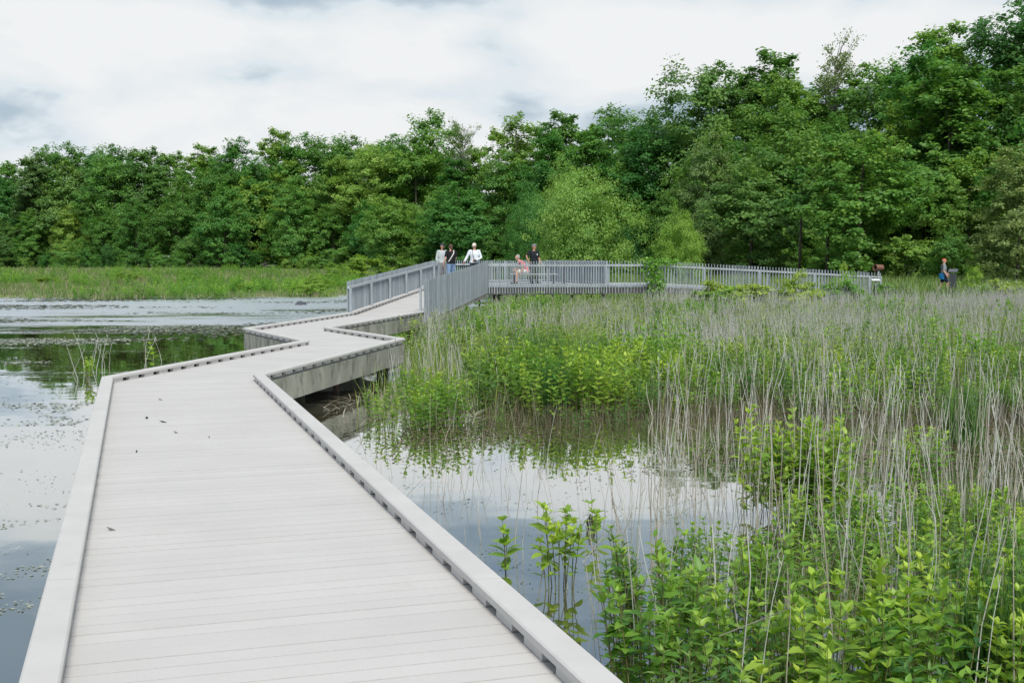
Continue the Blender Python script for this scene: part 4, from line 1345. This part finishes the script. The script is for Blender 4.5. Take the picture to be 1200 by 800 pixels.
# leaves and crumbs dropped on the deck
def deck_leaf(px, py, s, ang, label, mat):
    p = at(px, py, ZD + .003)
    mb = MB()
    vs = [(0, -s, 0), (-s * .45, 0, .006), (0, .1 * s, .014), (s * .45, 0, .008), (.1 * s, s, .02), (0, -s, .004)]
    mb.add(vs[:5] + [(x, y, z - .003) for x, y, z in vs[:5]], [(0, 2, 1), (0, 3, 2), (1, 2, 4), (2, 3, 4), (5, 6, 7), (5, 7, 8), (6, 9, 7), (7, 9, 8), (0, 1, 6, 5), (1, 4, 9, 6), (4, 3, 8, 9), (3, 0, 5, 8)])
    o = mb.build('fallen_leaf', mat, loc=(p.x, p.y, p.z)); o.rotation_euler = (0, 0, ang); tag(o, label, 'leaf', 'dead leaves fallen on the deck')
M_dleaf = plain('dead_leaf', (.025, .022, .020), .7); M_dleaf2 = plain('dry_leaf', (.14, .13, .11), .7)
deck_leaf(172, 490, .035, .4, 'left one of the two darkest curled leaves on the boardwalk deck', M_dleaf)
deck_leaf(191, 494.5, .042, 1.5, 'right one of the two darkest curled leaves on the boardwalk deck', M_dleaf)
deck_leaf(206, 507, .028, 1.2, 'small grey leaf scrap to the right below the two dark leaves', M_dleaf2)
deck_leaf(160, 529.5, .018, .2, 'tiny dark crumb of leaf on the deck below the dark leaves', M_dleaf)
deck_leaf(188, 468.5, .03, 1.5, 'pale leaf scrap on the deck above the two dark leaves', M_dleaf2)
deck_leaf(130, 620.5, .030, 1.5, 'flat grey brown leaf on the deck near the left curb', M_dleaf2)
deck_leaf(245, 512.5, .014, 0, 'tiny leaf crumb alone in the middle of the deck', M_dleaf2)

# ------------------------------------------------------------------ vine, bench, sign stands, tube on the end post
root = empty('climbing_vine', (at_d(766, 48.0, .1)).to_tuple()); tag(root, 'bright green vine climbing the front fence of the far walkway', 'vine')
r = np.random.default_rng(9); n = 900
t = r.random(n); P = np.stack([r.normal(size=n) * (.22 - .05 * t) + .12 * np.sin(t * 5), -.12 + r.normal(size=n) * .09, .1 + t * 2.15], 1)
ex = r.random(n) < .14; P[ex, 0] += r.uniform(.1, .75, ex.sum()); P[ex, 2] = 2.05 + r.normal(size=ex.sum()) * .09
Vv, Q = leaf_quads(P, unit(r.normal(size=(n, 3)) + [0, -.8, .5]), r.uniform(.045, .085, n), .7, r)
link('foliage', np_mesh('foliage', Vv, [Q], [LEAF['shrub']], tint=np.repeat(r.uniform(.75, 1.35, n), 4)), root)
mb = MB(); mb.tube([(0, -.1, -.3), (.05, -.1, .8), (-.03, -.1, 1.6), (.1, -.1, 2.2)], [.018, .014, .01, .006], 5); mb.build('stems', M_stem, root)

M_bench = plain('grey_bench_timber', (.34, .36, .37), .7); M_dark = plain('dark_metal', (.05, .055, .065), .5)
bx, by = at_d(626, 51.2, 0).x, 51.2
bench = empty('bench', (bx, by, ZP)); tag(bench, 'low grey backless bench on the viewing platform under the seated man', 'bench')
mb = MB()
for k in range(4): mb.box((0, -.18 + k * .12, .43), 2.05, .105, .045)
mb.build('seat', M_bench, bench)
for s in (-.85, .85):
    mb = MB(); mb.box((s, 0, .205), .08, .36, .405); mb.box((s, 0, .02), .14, .42, .03); mb.build('leg', M_dark, bench)
def sign_stand(loc, rz, label, w_=.5, h_=.85, post=.05, box=False):
    o = empty('sign_stand', loc, rz); tag(o, label, 'sign stand')
    mb = MB()
    if box: mb.box((0, 0, h_ * .45), .30, .26, h_ * .9)
    else: mb.box((0, 0, h_ / 2), post, post, h_); mb.box((0, 0, .015), .22, .22, .02)
    mb.build('post', M_dark, o)
    mb = MB(); a, b = (0, -.17, h_ - .03), (0, .17, h_ + .11)
    mb.bar(a, b, w_, .03); mb.build('panel', plain('grey_panel', (.09, .10, .11), .6), o)
    return o
p = at_d(661, 51.0, ZP); sign_stand(p, R(20), 'slanted dark panel on a short post right of the bench')
xs, ys = at_d(1115, 59.0, 0).x, 59.0
sign_stand((xs, ys, gz(xs, ys)), R(-30), 'dark boxy stand with slanted grey top in front of the walking man',   .42, 1.12, box=True)
p = WA[2]; root = empty('viewing_scope', (p.x - .1, p.y + .15, gz(p.x, p.y))); tag(root, 'rust brown tube mounted on a post at the right end of the walkway fence', 'viewing scope')
M_rust = plain('rust_brown_tube', (.17, .085, .06), .65)
zc = HC + (300 - 313.5) / FPX * p.y - gz(p.x, p.y)
mb = MB(); mb.tube([(0, 0, -.1), (0, 0, zc - .10)], .045, 10); mb.build('post', M_fence, root)
mb = MB(); n = 18
V_ = []; fs = []
for x, rr_ in ((-.20, .13), (.20, .115), (.20, .08), (-.19, .10)):
    V_ += [(x, rr_ * math.cos(2 * PI * k / n), zc + rr_ * math.sin(2 * PI * k / n)) for k in range(n)]
for a in range(4):
    for k in range(n):
        b = (a + 1) % 4; k2 = (k + 1) % n; fs.append((a * n + k, a * n + k2, b * n + k2, b * n + k))
mb.add(V_, fs); o = mb.build('tube', M_rust, root); o.rotation_euler = (0, 0, R(28))
mb = MB(); mb.tube([(0, 0, zc - .13), (0, 0, zc - .10)], .07, 12); mb.build('bracket', M_dark, root)
p2 = at_d(1025, 47.9, 0)
root = empty('info_plate', (p2.x, p2.y, gz(p2.x, p2.y))); tag(root, 'small white tilted plate on a stake below the rust brown tube', 'plate')
zc2 = HC + (300 - 328.5) / FPX * p2.y - root.location.z
mb = MB(); mb.tube([(0, 0, -.1), (0, 0, zc2)], .02, 8); mb.build('stake', M_fence, root)
mb = MB(); mb.bar((0, -.1, zc2), (0, .1, zc2 + .05), .34, .025); mb.build('plate', plain('white_plate', (.72, .74, .74), .4), root)

# ------------------------------------------------------------------ people
def skin(name, c): return plain(name, c, .55, .35, var=.06)
M_skin = skin('skin_fair', (.52, .30, .22)); M_skin2 = skin('skin_tanned', (.42, .23, .16))
M_eye = plain('eye_dark', (.03, .02, .015), .2); M_lip = plain('lip', (.38, .16, .13), .5)
dgc = bpy.context
def remeshed(mb, mats, voxel, name, smooth_it=3):
    me = mb.mesh(name + '_raw', mats)
    o = bpy.data.objects.new('temporary', me); COL.objects.link(o)
    m1 = o.modifiers.new('r', 'REMESH'); m1.mode = 'VOXEL'; m1.voxel_size = voxel; m1.use_smooth_shade = True
    m2 = o.modifiers.new('s', 'SMOOTH'); m2.factor = .5; m2.iterations = smooth_it
    bpy.context.view_layer.update()
    dg = bpy.context.evaluated_depsgraph_get()
    res = bpy.data.meshes.new_from_object(o.evaluated_get(dg)); res.name = name
    bpy.data.objects.remove(o); bpy.data.meshes.remove(me)
    res.materials.clear()
    for m in (mats if isinstance(mats, (list, tuple)) else [mats]): res.materials.append(m)
    res.polygons.foreach_set('material_index', [0] * len(res.polygons))
    return res
def V3(*a): return Vector(a)
STAND = dict(pel=(0, 0, .94), spn=(0, .0, 1.10), chs=(0, -.01, 1.27), nek=(0, 0, 1.45), hed=(0, -.02, 1.615),
             shR=(-.19, 0, 1.40), elR=(-.25, .03, 1.12), wrR=(-.27, -.06, .88), shL=(.19, 0, 1.40), elL=(.25, .03, 1.12), wrL=(.27, -.06, .88),
             hiR=(-.095, 0, .92), knR=(-.105, -.02, .50), anR=(-.11, .03, .085), toR=(-.125, -.17, .03),
             hiL=(.095, 0, .92), knL=(.105, -.02, .50), anL=(.11, .03, .085), toL=(.125, -.17, .03), yaw=0, pitch=0)
def person(loc, rz, pose, label, h=1.74, skinm=None, shirt=None, pants=None, sleeve='short', leg='long', cap=None, hair=None, hairlen=0, shoe=(.05, .045, .04), w=1.0, beard=None):
    J = {k: (Vector(v) if isinstance(v, tuple) else v) for k, v in {**STAND, **pose}.items()}
    skinm = skinm or M_skin
    root = empty('person', loc, rz); k = h / 1.74; root.scale = (k, k, k)
    tag(root, label, 'person', 'people on the boardwalk and the path')
    side = (J['shL'] - J['shR']).normalized()
    body = MB()
    tp = [J['pel'] - (J['spn'] - J['pel']).normalized() * .09, J['pel'], J['spn'], J['chs'], J['chs'].lerp(J['nek'], .65), J['nek']]
    tw_ = [.13 * w, .165 * w, .148 * w, .172 * w, .150 * w, .065]; td = [.09, .115 * w, .10 * w, .112 * w, .095, .06]
    body.tube(tp, tw_, 16, side=side, rad2=td)
    body.tube([J['nek'] - V3(0, 0, .03), J['nek'].lerp(J['hed'], .6)], .056, 12)
    for s in 'RL':
        a, e, wr = J['sh' + s], J['el' + s], J['wr' + s]
        body.tube([J['chs'].lerp(a, .55) + V3(0, 0, .07), a, a.lerp(e, .5), e, e.lerp(wr, .35), wr], [.05, .056, .047, .040, .041, .027], 12)
        hi, kn, an, to = J['hi' + s], J['kn' + s], J['an' + s], J['to' + s]
        body.tube([hi, hi.lerp(kn, .3), hi.lerp(kn, .8), kn, kn.lerp(an, .35), an.lerp(kn, .12), an], [.092, .090, .062, .055, .057, .037, .036], 12)
        ft = (to - an)
        body.tube([an - ft.normalized() * .04 + V3(0, 0, -.035), an + ft * .4 + V3(0, 0, -.01), to], [.036, .042, .030], 10, side=side, rad2=[.035, .034, .022])
    hm = Matrix.Rotation(J['yaw'], 3, 'Z') @ Matrix.Rotation(J['pitch'], 3, 'X')
    hc = J['hed']
    def hw(p):
        t = max(0, -p.z / .118)
        p.x *= 1 - .32 * t; p.y = p.y * (1 - .18 * t) - .016 * t
        return p
    body.ellipsoid(hc, (.077, .096, .118), hm, 20, 14, warp=hw)
    body.ellipsoid(hc + hm @ V3(0, -.098, -.012), (.014, .020, .026), hm, 8, 6)
    for s in (-1, 1): body.ellipsoid(hc + hm @ V3(s * .078, .008, -.004), (.012, .022, .034), hm, 8, 6)
    me = remeshed(body, [skinm, M_eye, M_lip], .0125, 'body', 2)
    # face details and fingers joined into the same mesh
    ex = MB()
    for s in (-1, 1): ex.ellipsoid(hc + hm @ V3(s * .031, -.084, .010), (.012, .009, .008), hm, 8, 6, m=1)
    ex.ellipsoid(hc + hm @ V3(0, -.089, -.060), (.024, .008, .007), hm, 8, 6, m=2)
    for s in 'RL':
        e, wr = J['el' + s], J['wr' + s]; d = (wr - e).normalized()
        sx_ = side if abs(d.dot(side)) < .9 else V3(0, 1, 0)
        acr = (sx_.cross(d)).normalized(); nrm = d.cross(acr).normalized()   # across the palm, palm normal
        kn_ = wr + d * .09
        ex.tube([wr - d * .02, wr + d * .045, kn_], [.026, .040, .038], 10, side=acr, rad2=[.022, .017, .014])
        inw = -nrm if nrm.dot(side) * (1 if s == 'L' else -1) > 0 else nrm
        for f, (o_, ln) in enumerate(((-.030, .062), (-.010, .074), (.010, .070), (.030, .054))):
            b = kn_ - d * .01 + acr * o_; c1 = b + d * ln * .5 + inw * .008; c2 = c1 + d * ln * .42 + inw * .022
            ex.tube([b, c1, c2], [.0095, .0088, .007], 7)
        b = wr + d * .03 - acr * .03; c1 = b + d * .032 - acr * .022 + inw * .01; c2 = c1 + d * .028 - acr * .004 + inw * .012
        ex.tube([b, c1, c2], [.012, .0105, .008], 7)
    bm = bmesh.new(); bm.from_mesh(me)
    tmp = ex.mesh('x', [skinm, M_eye, M_lip], True); bm.from_mesh(tmp); bm.to_mesh(me); bm.free(); bpy.data.meshes.remove(tmp)
    link('body', me, root)
    # shirt
    if shirt is not None:
        sb = MB()
        sb.tube([J['pel'] - (J['spn'] - J['pel']).normalized() * .03, J['pel'], J['spn'], J['chs'], J['chs'].lerp(J['nek'], .68), J['nek'] - V3(0, 0, .012)],
                [.185 * w, .188 * w, .172 * w, .192 * w, .165 * w, .078], 18, side=side, rad2=[.135 * w, .138 * w, .122 * w, .130 * w, .112, .074])
        for s in 'RL':
            a, e, wr = J['sh' + s], J['el' + s], J['wr' + s]
            if sleeve == 'long': sb.tube([J['chs'].lerp(a, .55) + V3(0, 0, .07), a, a.lerp(e, .5), e, e.lerp(wr, .4), wr.lerp(e, .06)], [.062, .072, .064, .056, .054, .042], 12)
            else: sb.tube([J['chs'].lerp(a, .55) + V3(0, 0, .07), a, a.lerp(e, .45), a.lerp(e, .78)], [.062, .072, .068, .066], 12)
        link('shirt', remeshed(sb, shirt, .014, 'shirt', 3), root)
    if pants is not None:
        pb = MB()
        pb.tube([J['pel'] - (J['spn'] - J['pel']).normalized() * .10, J['pel'], J['pel'].lerp(J['spn'], .42)], [.15 * w, .178 * w, .172 * w], 16, side=side, rad2=[.11, .128 * w, .122 * w])
        for s in 'RL':
            hi, kn, an = J['hi' + s], J['kn' + s], J['an' + s]
            if leg == 'long': pb.tube([hi, hi.lerp(kn, .3), hi.lerp(kn, .85), kn, kn.lerp(an, .5), an.lerp(kn, .06)], [.104, .102, .080, .076, .070, .062], 12)
            else: pb.tube([hi, hi.lerp(kn, .3), hi.lerp(kn, .88)], [.106, .108, .094], 12)
        link('shorts' if leg != 'long' else 'trousers', remeshed(pb, pants, .014, 'trousers', 3), root)
    ms = plain('shoe', shoe, .6)
    for s in 'RL':
        an, to = J['an' + s], J['to' + s]; ft = to - an
        sb = MB(); sb.tube([an - ft.normalized() * .055 + V3(0, 0, -.02), an + ft * .35 + V3(0, 0, .0), to + ft * .12 + V3(0, 0, .008), to + ft * .2], [.046, .052, .046, .03], 10, side=side, rad2=[.05, .052, .034, .02])
        sb.box((0, 0, 0), .001, .001, .001)
        link('shoe', remeshed(sb, ms, .012, 'shoe', 2), root)
    if hair is not None:
        hb = MB()
        def hcut(p):
            if p.y < -.045 and p.z < .06: p = p * .86
            return p
        hb.ellipsoid(hc + hm @ V3(0, .012, .022), (.086, .100, .112), hm, 18, 12, warp=hcut, zmin=-.55)
        if hairlen: hb.tube([hc + hm @ V3(0, .095, .03), hc + hm @ V3(0, .125, -.06), hc + hm @ V3(0, .11, -.06 - hairlen)], [.035, .04, .016], 10)
        hb.build('hair', plain('hair', hair, .6), root, True)
    if beard is not None:
        bb = MB(); bb.ellipsoid(hc + hm @ V3(0, -.062, -.085), (.05, .045, .045), hm, 10, 8); bb.build('beard', plain('beard', beard, .7), root, True)
    if cap is not None:
        cm = plain('cap', cap, .7)
        cb = MB(); cb.ellipsoid(hc + hm @ V3(0, .008, .045), (.089, .105, .088), hm, 18, 12, zmin=-.12)
        c_o = cb.build('cap', cm, root, True)
        vb = MB(); n_ = 9
        top_ = [hc + hm @ V3(.072 * math.sin(PI * (i / (n_ - 1) - .5)), -.085 - .085 * math.cos(PI * (i / (n_ - 1) - .5)), .040 - .012 * math.cos(PI * (i / (n_ - 1) - .5))) for i in range(n_)]
        bot = [p - V3(0, 0, .008) for p in top_]
        vb.add(top_ + bot, [tuple(range(n_)), tuple(range(2 * n_ - 1, n_ - 1, -1))] + [(i, i + n_, i + 1 + n_, i + 1) for i in range(n_ - 1)] + [(n_ - 1, 2 * n_ - 1, n_, 0)])
        vb.build('brim', cm, c_o)
    return root
def cloth(name, c, v=.12): return plain(name, c, .85, .2, var=v, scale=14)

# the couple at the head of the ramp
pA = at_d(518.5, 50.6, ZP)
person(pA, R(35), dict(elL=(.24, -.04, 1.13), wrL=(.20, -.24, .98), yaw=.3), 'man in a dark cap and grey shirt standing beside the person in black', 1.73, M_skin2,
       cloth('grey_shirt', (.42, .46, .47)), cloth('grey_trousers', (.20, .21, .22)), 'long', cap=(.03, .035, .05), beard=(.03, .02, .018))
pB = at_d(529, 49.2, ZP)
B = person(pB, R(205), dict(pel=(0, 0, .93), hed=(0, -.05, 1.60), elL=(.27, .04, 1.13), wrL=(.33, -.04, .90), elR=(-.24, -.06, 1.14), wrR=(-.16, -.26, 1.0), knR=(-.115, -.10, .51), anR=(-.12, .0, .085)),
           'person in black shirt and blue jeans with a pale strap across the back', 1.70, M_skin, cloth('black_shirt', (.012, .012, .014)), cloth('blue_jeans', (.20, .30, .46), .2), 'short',
           hair=(.07, .04, .022), hairlen=.12, w=1.08)
sb = MB(); sb.tube([(-.09, -.115, 1.36), (-.12, .02, 1.47), (-.06, .135, 1.34), (.05, .142, 1.17), (.15, .10, 1.0), (.19, .0, .93), (.10, -.13, 1.0)], [.022] * 7, 6, rad2=[.006] * 7)
sb.build('strap', cloth('pale_strap', (.62, .62, .58)), B)
# man with the camera facing us
pC = at_d(556, 50.0, ZP)
Cc = person(pC, R(-8), dict(elR=(-.31, -.02, 1.15), wrR=(-.40, -.14, .96), elL=(.29, .0, 1.13), wrL=(.10, -.26, 1.02), pitch=.12), 'man in a white long sleeved shirt and pale cap facing the camera', 1.74, M_skin,
            cloth('white_shirt', (.66, .70, .74)), cloth('navy_trousers', (.05, .055, .07)), 'long', cap=(.62, .57, .48))
sb = MB(); sb.tube([(-.055, -.10, 1.43), (-.03, -.145, 1.25), (0.02, -.17, 1.08)], [.012] * 3, 6, rad2=[.004] * 3); sb.build('neck_strap', cloth('dark_strap', (.03, .03, .035)), Cc)
root = empty('camera_bag', (pC.x + .06 * math.cos(R(-8)) + .24 * math.sin(R(-8)), pC.y - .27, ZP + 1.0)); tag(root, 'black camera held at the waist of the man in the white shirt', 'camera')
mb = MB(); mb.box((0, 0, 0), .15, .07, .095); mb.box((0, 0, .055), .06, .05, .02); mb.build('housing', plain('black_plastic', (.015, .015, .017), .4), root)
mb = MB(); mb.tube([(0, -.035, 0), (0, -.11, 0)], [.036, .034], 14); mb.build('lens', plain('black_lens', (.012, .012, .014), .25), root)
root.name = 'photo_camera'
# seated man in pink
seat = dict(pel=(0, .0, .56), spn=(0, -.07, .71), chs=(0, -.20, .85), nek=(0, -.33, .99), hed=(0, -.40, 1.135),
            shR=(-.185, -.27, .95), elR=(-.25, -.32, .69), wrR=(-.16, -.49, .62), shL=(.185, -.27, .95), elL=(.26, -.22, .68), wrL=(.24, -.30, .47),
            hiR=(-.10, -.02, .55), knR=(-.13, -.45, .53), anR=(-.13, -.43, .085), toR=(-.14, -.63, .03), hiL=(.10, -.02, .55), knL=(.13, -.46, .53), anL=(.13, -.48, .085), toL=(.14, -.68, .03), pitch=-.1)
pD = Vector((bx - .33, by - .02, ZP))
person(pD, R(-78), seat, 'man in a pink checked shirt sitting on the bench and leaning forward', 1.74, M_skin, cloth('pink_shirt', (.62, .20, .23), .3), cloth('cream_trousers', (.55, .53, .49)), 'short', hair=(.30, .29, .27), leg='short', w=1.05)
# man in black polo
pE = at_d(625.5, 51.75, ZP)
E = person(pE, R(32), dict(elR=(-.36, .05, 1.20), wrR=(-.30, -.06, .98), elL=(.27, .0, 1.12), wrL=(.26, -.12, .90), yaw=.75, anL=(.17, .03, .085), toL=(.20, -.16, .03), knL=(.14, -.02, .5)),
           'man in a black polo shirt and grey cap standing behind the bench', 1.72, M_skin2, cloth('black_polo', (.016, .020, .024)), cloth('dark_grey_trousers', (.09, .095, .10)), 'short', cap=(.16, .17, .19), w=1.1)
sb = MB(); sb.box((.085, -.142, 1.28), .05, .012, .07); sb.build('name_badge', cloth('badge', (.55, .6, .62)), E)
# walker with the orange cap
yw = 60.0; xw = at_d(1104, yw, 0).x
walk = dict(knR=(-.10, -.20, .52), anR=(-.11, -.10, .12), toR=(-.12, -.30, .08), knL=(.10, .04, .50), anL=(.11, .26, .12), toL=(.12, .09, .03), elL=(.24, -.02, 1.13), wrL=(.24, -.22, 1.0), elR=(-.24, .06, 1.13), wrR=(-.25, -.08, .92))
Fp = person((xw, yw, gz(xw, yw)), R(85), walk, 'man in orange cap, grey shirt and dark shorts walking on the path', 1.72, M_skin, cloth('grey_tee', (.22, .25, .29)), cloth('navy_shorts', (.02, .03, .06)), 'short',
            leg='short', cap=(.62, .12, .05), hair=(.5, .45, .4))
sb = MB(); 
for s in (-.10, .10): sb.tube([(s, -.125, 1.20), (s, -.05, 1.475), (s, .10, 1.42), (s, .14, 1.2)], [.018] * 4, 6, rad2=[.006] * 4)
sb.build('pack_straps', cloth('dark_strap2', (.03, .03, .04)), Fp)
sb = MB(); sb.tube([(0, .02, 1.0), (0, .02, .90), (.02, .05, .72)], [.205, .215, .19], 16, rad2=[.165, .18, .15]); sb.build('tied_jacket', cloth('blue_jacket', (.02, .19, .42), .3), Fp)

# ------------------------------------------------------------------ view
scene.view_settings.view_transform = 'Standard'
scene.view_settings.look = 'None'
scene.view_settings.exposure = 0.76
scene.view_settings.gamma = 1.0
scene.render.engine = 'CYCLES'
scene.cycles.max_bounces = 8
scene.cycles.diffuse_bounces = 6
scene.cycles.glossy_bounces = 3
scene.cycles.transmission_bounces = 4
scene.cycles.use_denoising = True
